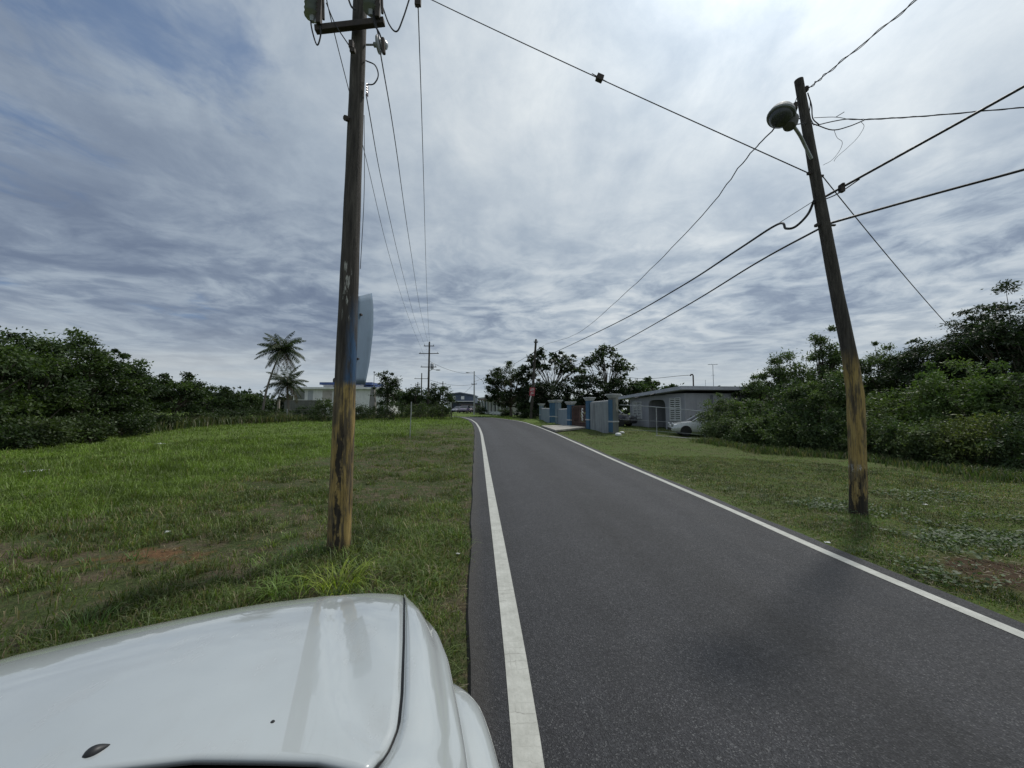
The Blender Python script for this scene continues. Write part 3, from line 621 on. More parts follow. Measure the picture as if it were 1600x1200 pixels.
for i, (px, y, py, hw, lab) in enumerate([(1128, 19.8, 648, 26, 'low grey green shrub spilling onto the grass beside the white car'), (1180, 18.3, 655, 34, 'low leafy shrub at the left foot of the right thicket'), (1232, 16.9, 650, 34, 'low shrub with paler leaves left of the leaning pole foot'), (1290, 15.6, 656, 34, 'low dark shrub behind the leaning pole'), (1345, 14.6, 652, 34, 'low shrub just right of the leaning pole in the thicket foot'),
        (1402, 13.8, 650, 36, 'low mid green shrub at the middle of the thicket foot'), (1462, 12.9, 655, 38, 'low shrub with drooping pale leaves at the thicket foot'), (1525, 12.0, 645, 40, 'low yellowish leaved shrub near the right edge'), (1590, 11.2, 650, 42, 'low dark shrub at the right edge of the thicket foot')]):
    x = XY(px, y); ht = (640 - py) / F * y + CH - float(HG(x, y)); w = hw / F * y
    tree('shrub', lab, gz(x, y), [(0, 0, ht * .5, w, .8, ht * .45), (w * .7, .2, ht * .4, w * .5, .7, ht * .38), (-w * .7, .1, ht * .3, w * .5, .7, ht * .28)], 8000, .10, [(.080, .112, .050), (.060, .095, .034), (.085, .125, .045), (.052, .082, .032), (.070, .105, .036), (.062, .098, .036), (.095, .130, .055), (.125, .150, .050), (.052, .082, .034)][i], 'shrub', 'low shrubs along the foot of the right thicket', ncl=80, clr=.34, trunk_r=.03, stems=3, limbs=9, flat=.8, trunk_h=.25, surf=.3, wr=.36, lt=(.12, .16, .065), droop=.2)
gB = 'trees rising behind the right shrubs'
for i, (px, y, py, hw, lab) in enumerate([(1228, 23, 556, 34, 'light leaved small tree above the left part of the right thicket'), (1292, 24, 523, 22, 'slender tree with upright feathery top left of the leaning pole'), (1330, 24, 560, 28, 'tree whose crown is crossed by the leaning pole'), (1392, 23, 537, 32, 'open crowned tree just right of the leaning pole'),
        (1455, 21, 545, 42, 'dark spreading tree in the middle of the right thicket'), (1530, 20, 508, 52, 'tall dark tree with layered drooping branches at right'), (1612, 18.5, 470, 62, 'tallest dark tree rising out of the right picture edge'), (1700, 17, 480, 60, 'dark tree outside the right edge'), (1185, 27, 596, 26, 'low back tree over the left end of the right thicket')][:9]):
    if px > 1690: continue
    x = XY(px, y); ht = (640 - py) / F * y + CH - float(HG(x, y)); w = hw / F * y
    big = i in (4, 5, 6)
    ht *= 1.05; w *= 1.1; bl = [(0, 0, ht * .74, w * .6, w * .6, ht * .26), (-w * .55, 0, ht * .66, w * .55, w * .5, ht * .18), (w * .5, 0, ht * .64, w * .6, w * .6, ht * .2), (0, 0, ht * .4, w * .9, w * .6, ht * .25)]
    if big: w *= 1.12; bl = [(q[0], q[1], q[2] * 1.04, q[3] * 1.15, q[4] * 1.1, q[5] * 1.08) for q in bl]
    if big: bl += [(-w * .9, -.4, ht * .70, w * .5, w * .4, ht * .10), (w * .7, -.4, ht * .82, w * .5, w * .4, ht * .12)]
    tree('tree', lab, gz(x, y), bl, 24000 if big else 8000, .16 if big else .17, (.030, .049, .022) if big else (.075, .110, .042), group=gB, ncl=170 if big else 56, clr=.62 if big else .42, trunk_r=.12, limbs=22, flat=.35 if big else .7, droop=.3 if big else 0, wr=.35)
# trees behind the wall and the road bend
gM = 'trees around the road bend and gate'
def open_tree(label, px, y, topy, halfw, leaves, ncl, L, clr, base_blob=None, col=(.032, .050, .022)):
    x = XY(px, y); ht = (640 - topy) / F * y + CH - float(HG(x, y)); w = halfw / F * y
    bl = [(0, 0, ht * .82, w * .8, w * .5, ht * .17), (-w * .6, 0, ht * .70, w * .5, w * .4, ht * .17), (w * .65, 0, ht * .64, w * .5, w * .4, ht * .17)]
    return tree('tree', label, gz(x, y), bl, leaves, L, col, group=gM, ncl=ncl, clr=clr, trunk_r=.15, limbs=26, flat=.5, up=.7, droop=.35, surf=.30, wr=.62, trunk_h=ht * .34, spray=0)
open_tree('tall open crowned tree with bare forked limbs behind the pole with the red poster', 862, 58, 541, 48, 2300, 62, .50, .75)
open_tree('tall airy light leaved tree behind the tallest gate pillar', 948, 50, 535, 36, 2300, 60, .36, .70, col=(.050, .072, .034))
x = XY(798, 60)
tree('tree', 'spiky leaved tree overhanging the road bend behind the low white house', gz(x, 60), [(0, 0, 5.0, 3.6, 3, 2.6), (-1.8, 0, 4.3, 2.2, 2, 2.0), (2, 0, 5.5, 2.4, 2, 2.0), (0, -1, 2.6, 3.2, 2, 1.6)], 15000, .36, (.030, .048, .020), group=gM, ncl=110, clr=.75, trunk_r=.2, limbs=26, wr=.3, lt=(.05, .072, .028))
for (px, y, topy, hw, lab, dark) in [(822, 56, 600, 16, 'dark bushy tree left of the pole with the red poster', 1), (848, 52, 590, 16, 'black green domed tree right of the pole with the red poster', 1), (885, 50, 595, 24, 'dense dark tree behind the middle gate pillars', 1), (922, 46, 578, 22, 'black green rounded tree behind the gate', 1), (962, 44, 590, 20, 'dense dark tree left of the grey house roof', 1),
        (993, 46, 592, 18, 'leafy tree behind the left end of the grey house roof', 0), (1018, 48, 588, 14, 'banana like tree peeking over the grey house roof', 0), (1048, 50, 598, 12, 'small tree over the middle of the grey house roof', 0), (842, 62, 606, 30, 'low dark hedge like tree in the back by the pole', 1)]:
    x = XY(px, y); ht = (640 - topy) / F * y + CH - float(HG(x, y)); w = hw / F * y
    tree('tree', lab, gz(x, y), [(0, 0, ht * .62, w, w * .8, ht * .36), (0, -.6, ht * .3, w, w * .7, ht * .28)], 6500 if dark else 3200, .24 if dark else .38, (.016, .028, .012) if dark else (.045, .075, .028), group=gM, ncl=80 if dark else 26, clr=.6, trunk_r=.14, limbs=10, wr=.5)
for (px, y, topy, hw, lab, n) in [(606, 52, 583, 20, 'leafy round tree right of the grey block pillar by the white house', 3200), (650, 56, 605, 24, 'low spreading tree left of the far tall utility pole', 3500), (685, 60, 602, 22, 'low dark tree right of the far tall utility pole', 4000), (628, 58, 612, 20, 'small back tree between round tree and far utility pole', 2600)]:
    x = XY(px, y); ht = (640 - topy) / F * y + CH - float(HG(x, y)); w = hw / F * y
    tree('tree', lab, gz(x, y), [(0, 0, ht * .7, w * .8, w * .6, ht * .28), (w * .4, 0, ht * .5, w * .6, w * .5, ht * .26), (-w * .5, 0, ht * .5, w * .6, w * .5, ht * .26)], n, .30, (.036, .058, .022), group='trees near the far utility pole', ncl=45, clr=.7, trunk_r=.14, limbs=16, wr=.45)
# far tree line beyond everything
for i, (px, y, topy, hw) in enumerate([(-150, 90, 606, 90), (60, 95, 608, 90), (230, 100, 612, 60), (360, 95, 618, 50), (470, 105, 622, 50), (640, 130, 628, 50), (760, 160, 630, 40), (900, 110, 622, 60), (1050, 100, 620, 60), (1180, 90, 612, 60), (1350, 80, 600, 80), (1560, 75, 600, 90)]):
    x = XY(px, y); ht = (640 - topy) / F * y + CH - 1.0; w = hw / F * y
    xs = rng.uniform(-w, w, 60); o = []
    n = 4200; ci = rng.integers(0, 60, n); zc = ht * (.25 + .65 * rng.random(60)) * (1 - .35 * np.abs(xs / w) ** 2)
    cen = np.stack([x + xs[ci] + rng.normal(size=n) * 1.3, y + rng.normal(size=n) * 1.5, 1.0 + np.abs(zc[ci] + rng.normal(size=n) * .9)], 1)
    a = rawmesh('distant_wood', leafquads(cen, .9, .6), n, np.array([.030, .048, .024]) * (.6 + .8 * rng.random((n, 1))), M_leaf); tag(a, 'stretch of far off dark woodland on the horizon', 'woodland', 'distant woodland', 'stuff')

# ------------------------------------------------------------------ palms
def palm(label, base, top, bend, nf, fl, tr=.16, seed=1):
    rs_ = np.random.default_rng(seed); t = thing('palm_tree', label, 'palm tree', base); top = Vector(top) - Vector(base); mb = MB(); pts = []; rad = []
    for i in range(15):
        s = i / 14; pts.append(Vector((top.x * s ** bend, top.y * s, top.z * s))); rad.append(tr * (1.35 - .75 * s if s > .1 else 1.9 - 5.5 * s) * (1 + .06 * (i % 2)))
    if top.z > .5: mb.tube(pts, rad, 10).build('trunk', M_palmbark, t, smooth=True)
    V, cc = [], []; rach = MB()
    for k in range(nf):
        az = 2 * math.pi * (k * .381966 + rs_.random() * .08); el = R(84 - 138 * (k / nf) ** 1.0 + rs_.uniform(-9, 9)); L = fl * rs_.uniform(.85, 1.1)
        D = np.array([math.cos(az), math.sin(az), 0]); p = np.array(top, float); a = el; line = [p.copy()]; K = 16
        for i in range(K):
            p = p + (D * math.cos(a) + np.array([0, 0, 1]) * math.sin(a)) * L / K; a -= R(4.3) * (1.0 if el > 0 else .7); a = max(a, R(-86)); line.append(p.copy())
        rach.tube([Vector(q) for q in line], [.035 - .030 * i / K for i in range(K + 1)], 5)
        line = np.array(line); side = np.cross(D, [0, 0, 1])
        for i in range(2, K * 3):
            s = i / (K * 3); q = line[int(s * K)] * (1 - (s * K) % 1) + line[min(K, int(s * K) + 1)] * ((s * K) % 1); tan = unit(line[min(K, int(s * K) + 1)] - line[int(s * K)])
            for sg in (-1, 1):
                ll = fl * .27 * math.sin(math.pi * min(1, .16 + s * .86)) ** .6 * rs_.uniform(.8, 1.1)
                dd = unit(side * sg * .8 + tan * .45 + np.array([0, 0, -.35 - rs_.random() * .55])); w = .042
                e = q + dd * ll; m = q + dd * ll * .5 + np.array([0, 0, .04]); w *= .8; V.append([q, m + tan * w, e, m - tan * w]); old = k > nf * .82
                cc.append((np.array([.075, .060, .030]) if old else np.array([.032, .052, .018])) * rs_.uniform(.6, 1.3))
    rawmesh('crown', np.array(V), 0, np.array(cc), M_leaf, t); rach.build('frond_stems', paint('frond_stem', (.12, .12, .05), .7), t)
    nuts = MB()
    for k in range(7): a = k * .9; nuts.lathe([(.01, -.14), (.09, -.09), (.12, 0), (.08, .1), (.01, .14)], top + Vector((.25 * math.cos(a), .25 * math.sin(a), -.25)), 8)
    nuts.build('coconuts', paint('coconut', (.11, .12, .04), .6), t, smooth=True); return t
y = 48; b_ = gz(XY(411, y), y); palm('tall coconut palm with curved leaning trunk left of the white house', b_, at(441, 546, y), 1.9, 36, 3.25, .11, 1)
y = 51; b_ = gz(XY(452, y), y); palm('short coconut palm under the tall leaning one in front of the white house', b_, at(449, 598, y), 1, 28, 3.1, .14, 5)
y = 28; b_ = gz(XY(238, y), y); palm('young stemless palm with splayed fronds in the left scrub', b_, (b_[0], b_[1], b_[2] + .3), 1, 9, 1.3, .05, 9)

# ------------------------------------------------------------------ utility poles and their hardware
def pole_mesh(pts, radii, rotseed=0, n=20, rough=.012):
    mb = MB(); pts = [Vector(p) for p in pts]; k = 60; out = []; rr = []
    L = [0]; 
    for i in range(len(pts) - 1): L.append(L[-1] + (pts[i + 1] - pts[i]).length)
    for i in range(k):
        s = i / (k - 1) * L[-1]; j = max(q for q in range(len(L)) if L[q] <= s + 1e-9); j = min(j, len(pts) - 2)
        f = (s - L[j]) / (L[j + 1] - L[j]); out.append(pts[j].lerp(pts[j + 1], f)); rr.append(np.interp(s, L, radii) * (1 + rough * math.sin(s * 7 + rotseed)))
    return mb.tube(out, rr, n)
def insulator(mb, c, M=None, s=1., n=5):
    prof = [(.012 * s, 0)]
    for i in range(n): z = .03 * s + i * .035 * s; prof += [(.02 * s, z), (.05 * s, z + .008 * s), (.02 * s, z + .02 * s)]
    prof += [(.015 * s, z + .05 * s)]; return mb.lathe(prof, c, 12, M)
# left pole
bL = G(529, 866); tL = at(563, 0, float(bL[1])) ; lp = thing('utility_pole', 'tall weathered pole with yellow painted foot standing on the left verge', 'utility pole', bL, 0)
dirL = (tL - bL); dirL = dirL / dirL[2]; topz = 10.2
pole_mesh([dirL * -.3, dirL * 1.9, dirL * 4.5, dirL * topz], [.137, .124, .098, .070], 1, 28).build('shaft', M_poleL, lp, smooth=True)
def onL(z, dx=0, dy=0): return Vector(dirL * z) + Vector((dx, dy, 0))
zc = float(at(560, 40, bL[1] - .16)[2])
tl = Matrix.Rotation(R(-7), 3, 'Y')
MB().box(onL(zc, -.05, -.16), (.86, .07, .080), 0, tl).build('crossarm', M_iron, lp, bevel=.006)
MB().box(onL(9.3, 0, -.15), (2.4, .1, .12)).build('crossarm', M_pole, lp, bevel=.006)
def cutout(x, z, big=False):
    m = MB(); c = onL(z, x, -.19); insulator(m, c, None, 2.0, 6); ob = m.build('insulator', M_porc, lp, smooth=True)
    q = MB(); q.box(c + Vector((.09, -.02, .16)), (.05, .06, .42)).box(c + Vector((.03, 0, .36)), (.16, .05, .04)).tube([c + Vector((.15, -.03, .0)), c + Vector((.13, -.03, .4))], .016, 8).build('fuse_holder', M_iron, lp)
cutout(-.50, zc + .02); cutout(.22, zc + .10)
q = MB(); q.lathe([(.02, 0), (.10, .03), (.13, .10), (.12, .30), (.13, .36), (.13, .75), (.10, .80), (.02, .83)], onL(zc + .36, -.55, -.20), 18).build('arrester', paint('arrester_grey', (.06, .065, .07), .5), lp, smooth=True)
def arc(pts, n=16):
    pts = [Vector(tuple(map(float, p))) for p in pts]; 
    if len(pts) == 2: return [pts[0].lerp(pts[1], i / n) for i in range(n + 1)]
    out = []
    P_ = [pts[0] * 2 - pts[1]] + pts + [pts[-1] * 2 - pts[-2]]
    for i in range(1, len(P_) - 2):
        for k in range(n):
            t = k / n; a, b, c, d = P_[i - 1:i + 3]
            out.append(.5 * ((2 * b) + (c - a) * t + (2 * a - 5 * b + 4 * c - d) * t * t + (3 * b - a - 3 * c + d) * t ** 3))
    return out + [pts[-1]]
yb = float(bL[1])
def PL(px, py, dy=-.2): return Vector(at(px, py, yb + dy)) - Vector(bL)
def jumper(pts, r=.009, nm='jumper_wire'): MB().tube(arc(pts, 8), r, 6).build(nm, M_cable, lp)
jumper([PL(488, 12), PL(486, 38), PL(495, 70), PL(501, 55), PL(500, 38)]); jumper([PL(596, 5), PL(608, 38), PL(620, 49), PL(630, 28), PL(641, -6)])
jumper([PL(583, 0), PL(585, 35), PL(594, 55), PL(600, 78), PL(595, 75)], .011); jumper([PL(592, 0), PL(586, 22), PL(590, 50), PL(597, 82)], .008); jumper([PL(510, 5), PL(524, 38), PL(546, 72)], .007)
jumper([PL(572, 95, 0), PL(586, 102), PL(591, 118), PL(584, 131), PL(573, 132, 0)], .008); jumper([PL(545, 0), PL(549, 10), PL(555, 15)], .012)
sm = MB(); M90 = Matrix.Rotation(R(90), 3, 'Y')
sm.lathe([(.012, 0), (.012, .09), (.03, .10), (.03, .14), (.10, .15), (.105, .17), (.06, .20), (.05, .26), (.02, .28)], PL(572, 70, 0), 14, M90); sm.build('disc_insulator', M_porc, lp, smooth=True)
MB().tube([PL(598, 60), PL(600, 84)], .022, 8).build('wire_clamp', M_iron, lp)
MB().tube([PL(552, 190, 0), PL(539, 184, -.12)], .034, 8).build('peg', M_iron, lp)
h = MB(); [h.lathe([(.02, 0), (.035, .008), (.02, .016)], PL(573, 135 + 4 * i, 0), 10, M90) for i in range(4)]; h.build('spool_insulator', paint('brown_porcelain', (.09, .03, .022), .3, coat=.4), lp)
MB().box(PL(549, 70), (.05, .05, .09)).build('bracket', M_iron, lp); MB().box(PL(551, 79), (.06, .04, .05)).build('bracket', M_iron, lp)
# curved sheet fixed to the far side of the left pole
def bent_sheet():
    t = thing('metal_sign', 'pale blue grey bent metal sign nailed edge on to the left pole', 'sign', (0, 0, 0)); y0 = yb + .05
    zt, zb = float(at(577, 458, y0 + .1)[2]), float(at(571, 601, y0 + .1)[2]); rows = []
    for i in range(15):
        s = i / 14; z = zb + (zt - zb) * s; pxl = 553 + (560 - 553) * s; pr = np.interp(s, [0, .25, .6, .85, 1], [570.5, 576.5, 581, 580.3, 577.5]); pxl -= 4; zl_ = float(at(556, 600 + (463 - 600) * s, y0)[2]); zr_ = float(at(571, 601 + (458 - 601) * s, y0 + .52)[2])
        a, b_ = XY(pxl, y0), float(at(pr, 600, y0 + .52)[0]); 
        rows.append([(a + (b_ - a) * k, y0 + .52 * k, zl_ + (zr_ - zl_) * k) for k in np.linspace(0, 1, 7)])
    MB().grid(rows).build('panel', paint('blue_grey_sheet', (.13, .19, .26), .8, .12), t, smooth=True, solid=.004)
    [MB().box(tuple(rows[k][1]), (.05, .05, .02)).build('fixing', M_iron, t) for k in (4, 11)]
bent_sheet()
# right pole
bR = G(1341, 799); yr_ = float(bR[1]); rp = thing('utility_pole', 'leaning weathered pole with yellow painted lower half on the right verge', 'utility pole', bR)
ptsR = [Vector(at(*p, yr_)) - Vector(bR) for p in [(1341, 820), (1341, 752), (1339, 690), (1337, 622), (1328, 557), (1308, 460), (1288, 352), (1273, 270), (1248, 125)]]
pole_mesh(ptsR, [.128, .122, .122, .126, .108, .098, .092, .084, .070], 2, 28).build('shaft', M_poleR, rp, smooth=True)
yr = float(bR[1])
def PR(px, py, dy=0): return Vector(at(px, py, yr + dy)) - Vector(bR)
la = MB().tube(arc([PR(1268, 248, -.08), PR(1258, 228, -.15), PR(1250, 212, -.25), PR(1240, 197, -.35)], 6), .026, 10).build('lamp_arm', M_galv, rp, smooth=True)
hd = PR(1221, 180, -.4)
Mt = Matrix.Rotation(R(22), 3, 'Y') @ Matrix.Rotation(R(-12), 3, 'X')
MB().lathe([(.205, -.05), (.215, -.02), (.205, .0), (.19, .06), (.15, .13), (.09, .18), (.02, .20)], hd, 24, Mt).build('lamp_shade', paint('lamp_grey', (.22, .235, .235), .7, .45), rp, smooth=True)
MB().lathe([(.02, -.17), (.10, -.155), (.155, -.11), (.175, -.055)], hd, 24, Mt).build('lamp_bowl', paint('lamp_bowl_dull', (.055, .06, .062), .3, .2), rp, smooth=True)
MB().lathe([(.03, -.13), (.09, -.12), (.115, -.04), (.115, .06), (.08, .10), (.02, .11)], PR(1235, 190, -.38), 16, Mt).build('lamp_housing', paint('lamp_housing_grey', (.085, .085, .075), .7, .4), rp, smooth=True)
for q_, d_ in ((PR(1264, 271), (.06, .05, .05)), (PR(1283, 275), (.08, .04, .04)), (PR(1260, 139), (.05, .06, .09)), (PR(1243, 165), (.05, .05, .12)), (PR(1276, 352), (.05, .07, .05)), (PR(1300, 352), (.12, .04, .03))): MB().box(q_, d_).build('bracket', M_iron, rp, bevel=.008)
MB().box(PR(1315, 295, .0), (.07, .07, .12)).box(PR(1315, 289), (.04, .1, .03)).build('cable_clamp', M_iron, rp)
for pts, r in [([PR(1262, 145), PR(1268, 165), PR(1270, 185), PR(1280, 195)], .010), ([PR(1262, 145), PR(1266, 160), PR(1265, 180), PR(1272, 196)], .007), ([PR(1246, 168), PR(1243, 180), PR(1250, 186)], .008), ([PR(1246, 150), PR(1240, 165), PR(1234, 172)], .006),
               ([PR(1241, 195, -.3), PR(1256, 193, -.1), PR(1272, 194), PR(1300, 203), PR(1325, 198), PR(1350, 188)], .009), ([PR(1272, 184), PR(1306, 183), PR(1330, 187), PR(1350, 186)], .005), ([PR(1275, 196), PR(1300, 190), PR(1325, 186), PR(1348, 187)], .008), ([PR(1306, 183), PR(1319, 175)], .006),
               ([PR(1303, 203), PR(1308, 215), PR(1316, 222), PR(1312, 235), PR(1300, 250), PR(1286, 258)], .0035), ([PR(1345, 190), PR(1350, 198), PR(1340, 215), PR(1325, 230), PR(1308, 245), PR(1303, 252)], .0035)]:
    MB().tube(arc(pts, 6), r, 6).build('jumper_wire', M_cable, rp)

# ------------------------------------------------------------------ cables between poles
def cable(label, pts, r, sag=0, mat=None, wob=0, twin=0, name='cable', cat='cable', group='overhead cables'):
    pts = [Vector(tuple(map(float, p))) for p in pts]
    if len(pts) == 2:
        a, b = pts; n = 40; line = [a.lerp(b, i / n) - Vector((0, 0, 4 * sag * (i / n) * (1 - i / n))) for i in range(n + 1)]
    else: line = arc(pts, 10)
    if wob: line = [p + Vector((math.sin(i * 2.1) * wob, 0, math.cos(i * 1.7) * wob)) for i, p in enumerate(line)]
    o = line[0].copy(); mb = MB().tube([p - o for p in line], r, 7)
    if twin:
        L2 = arc([line[int(k)] for k in np.linspace(0, len(line) - 1, 8)], 16); mb.tube([p - o + Vector((math.cos(i * .45) * twin, math.sin(i * .45) * twin * .4, math.sin(i * .45) * twin)) for i, p in enumerate(L2)], r * .8, 6)
    ob = mb.build(name, mat or M_cable, loc=o, smooth=True); return tag(ob, label, cat, group)
FR = at(836, 536, 50)                              # head of the pole with the red poster
A = at(1262, 270, yr); D0 = at(675, 0, 8.4)
dirv = (A - at(937, 122, 7.6)); st = at(675, -3, 8.25)
spn = [at(560, -60, 8.7), at(675, 0, 8.35), at(937, 123, 7.75), A]
cable('thin guy cable crossing the sky to the leaning pole with a box splice on it', spn, .010, mat=M_wire)
sb = at(937, 122, 7.75); o = MB().box((0, 0, 0), (.14, .10, .12), 0, Matrix.Rotation(R(25), 3, 'Y')).tube([(-.16, 0, .10), (.16, 0, -.09)], .010, 6).build('strain_insulator', M_iron, loc=sb, bevel=.02); tag(o, 'small dark block insulator hanging midway on the sky guy cable', 'insulator')
cable('thin guy cable slanting from leaning pole down into right shrubs', [at(1285, 275, yr), at(1545, 575, 13.5)], .009, .15, M_wire)
cable('wavy lamp supply cable sagging from the street lamp to the pole with red poster', [at(1212, 198, yr - .4), at(1160, 255, 8.5), at(1085, 350, 12), at(975, 460, 20), at(900, 522, 33), at(852, 538, 50)], .012, wob=.010)
cable('upper thick black cable running left from the leaning pole with a slack loop', [at(1272, 313, yr), at(1262, 335, yr + .1), at(1243, 354, yr + .2), at(1228, 357, yr + .3), at(1214, 351, yr + .6), at(1150, 392, 9.0), at(1060, 450, 12.5), at(960, 506, 20), at(870, 549, 38), at(838, 562, 50)], .021)
cable('thin messenger wire above the slack cable loop left of the leaning pole', [at(1270, 315, yr), at(1213, 351, yr + .6)], .006, mat=M_wire)
cable('upper thick black cable running right from the leaning pole out of picture', [at(1270, 318, yr), at(1315, 293, yr), at(1600, 135, 5.6), at(1800, 20, 4.9)], .021)
cable('thinner cable bound beneath the upper right thick cable', [at(1285, 313, yr), at(1310, 302, yr), at(1343, 280, yr - .1)], .010)
cable('lower thick black cable running left from the leaning pole to far trees', [at(1290, 352, yr), at(1180, 412, 9.4), at(1060, 485, 14), at(950, 546, 27), at(880, 580, 50)], .019)
cable('lower thick black cable running right from the leaning pole out of picture', [at(1286, 354, yr), at(1300, 348, yr), at(1460, 303, 6.6), at(1600, 265, 6.0), at(1800, 208, 5.2)], .021)
cable('twisted pair cable rising from the leaning pole top out of the picture top', [at(1261, 140, yr), at(1300, 108, yr - .4), at(1432, 0, 5.6), at(1560, -110, 4.8)], .008, twin=.022)
cable('twisted service cable leaving the leaning pole toward the right edge', [at(1350, 187, yr), at(1450, 181, 7.2), at(1600, 168, 6.9), at(1750, 158, 6.5)], .010, twin=.012)
gW = 'power lines running down the left side'; fy = 58
cable('power line passing behind the left pole head down to the far pole', [at(505, -30, 5.6), at(522, 50, 6.4), at(570, 240, 10.5), at(610, 405, 19), at(640, 500, 34), at(664, 558, fy)], .008, mat=M_wire, group=gW)
cable('power line from the red spool on the left pole to the far pole', [at(572, 148, yb), at(600, 300, 9), at(630, 430, 17), at(652, 510, 33), at(667, 547, fy)], .007, mat=M_wire, group=gW)
cable('power line from the disc insulator on the left pole to the far pole', [at(594, 80, yb - .2), at(618, 225, 7.3), at(640, 380, 13.5), at(658, 490, 30), at(670, 541, fy)], .008, mat=M_wire, group=gW)
cable('rightmost nearly vertical power line dropping from picture top to the far pole', [at(652, -20, 6.3), at(655, 60, 7.3), at(661, 250, 12.), at(666, 430, 25), at(669, 500, 39), at(671, 534, fy)], .010, mat=M_wire, group=gW)
cable('thin ground wire running down the right side of the left pole', [at(569, 180, yb - .10), at(569, 300, yb - .12), at(563, 420, yb - .12)], .004, group=gW)
o = MB().box((0, 0, 0), (.10, .06, .14)).tube([(0, 0, -.1), (0, 0, .12)], .02, 6).build('line_clamp', M_iron, loc=at(653, 3, 6.3)); tag(o, 'dark line clamp at the top edge on the rightmost power line', 'clamp')
# farther poles
def far_pole(label, px0, py0, px1, py1, y, r, arms=(), lamp=None, drum=None, mat=None, name='utility_pole', group='distant utility poles'):
    x = XY(px0, y); b = Vector(gz(x, y)); t = thing(name, label, 'utility pole', b, 0, group); top = Vector(at(px1, py1, y)) - b
    MB().tube([Vector((0, 0, -.2)), top * .5, top], [r, r * .85, r * .65], 12).build('shaft', mat or M_pole, t, smooth=True)
    for (f, w) in arms:
        c = top * f; MB().box(c + Vector((0, -r - .05, 0)), (w, .09, .1)).build('crossarm', M_iron, t)
        [insulator(MB(), c + Vector((s * w * .44, -r - .05, .05)), None, 1.3, 3).build('insulator', M_porc, t) for s in (-1, 1)]
    if lamp:
        f, dx, dz = lamp; c = top * f; MB().tube(arc([c, c + Vector((dx * .5, 0, dz + .1)), c + Vector((dx, 0, dz))], 5), .035, 6).build('lamp_arm', M_galv, t)
        s = 1 if dx > 0 else -1; MB().lathe([(.02, -.35), (.11, -.28), (.16, 0), (.12, .28), (.02, .36)], c + Vector((dx + s * .25, 0, dz)), 10, Matrix.Scale(.55, 3, (0, 0, 1)) @ M90).build('lamp_head', paint('lamp_head_grey', (.17, .18, .19), .5), t, smooth=True)
    if drum: c = top * drum; MB().lathe([(.05, -.45), (.24, -.42), (.25, .35), (.2, .42), (.05, .46)], c + Vector((r + .3, 0, 0)), 14).build('transformer', M_galv, t, smooth=True)
    return t, b, top
far_pole('tall far pole with two crossarms transformer and lamp at the end of the power lines', 669, 640, 671, 534, fy, .17, [(.94, 1.5), (.84, 2.9), (.66, 2.3)], (.60, 1.1, .25), .67, M_pole)
far_pole('smaller pole with crossarm seen just left behind the tall far pole', 658, 640, 659, 583, 85, .16, [(.86, 3.0)])
far_pole('short thin pole stub left of the smaller crossarm pole', 652, 640, 653, 597, 80, .13, [(.93, 1.0)])
far_pole('far pole right above the low dark trees', 692, 640, 692, 596, 95, .15, [(.92, 1.6)])
far_pole('far grey pole with lamp arm to its left standing before the blue warehouse', 741, 647, 741, 580, 74, .15, [(.70, 1.0)], (.95, -1.0, .15), None, M_galv)
t_, b_, top_ = far_pole('dark pole carrying a small red poster beside the gate wall', 829.5, 656, 837.5, 530, 50, .19, [(.955, .5)], None, None, M_pole)
pc = top_ * .30; MB().box(pc + Vector((-.05, -.24, .35)), (.66, .03, 1.05), 0, Matrix.Rotation(R(4), 3, 'Y')).build('poster', paint('faded_red', (.36, .07, .085), .8, .3), t_)
m = MB(); 
for i, (w, z) in enumerate([(.42, .70), (.50, .55), (.30, .28), (.46, .12)]): m.box(pc + Vector((-.05, -.262, z)), (w, .012, .06), 0, Matrix.Rotation(R(-14), 3, 'Y'))
m.build('poster_marks', M_white, t_); MB().box(pc + Vector((-.30, -.25, -.55)), (.16, .02, .8), 0, Matrix.Rotation(R(14), 3, 'Y')).build('torn_strip', M_white, t_)
for pts, lab in [([at(850, 540, 50), at(741, 596, 74)], 'slack wire from the red poster pole to the grey lamp pole'), ([at(739, 584, 74), at(672, 565, fy)], 'faint far wire from the grey lamp pole to the tall far pole'), ([at(743, 600, 74), at(672, 594, fy)], 'lower faint far wire left of the grey lamp pole'), ([at(742, 586, 74), at(800, 612, 62)], 'far wire from the grey lamp pole down toward the spiky tree'),
                 ([at(740, 600, 74), at(700, 630, 95)], 'far service wire from grey lamp pole down to the blue warehouse'), ([at(1081, 586, 36), at(985, 590, 52), at(840, 560, 50)], 'service wire from the house mast across the trees to the red poster pole')]:
    cable(lab, pts, .022, .5, group='distant wires')
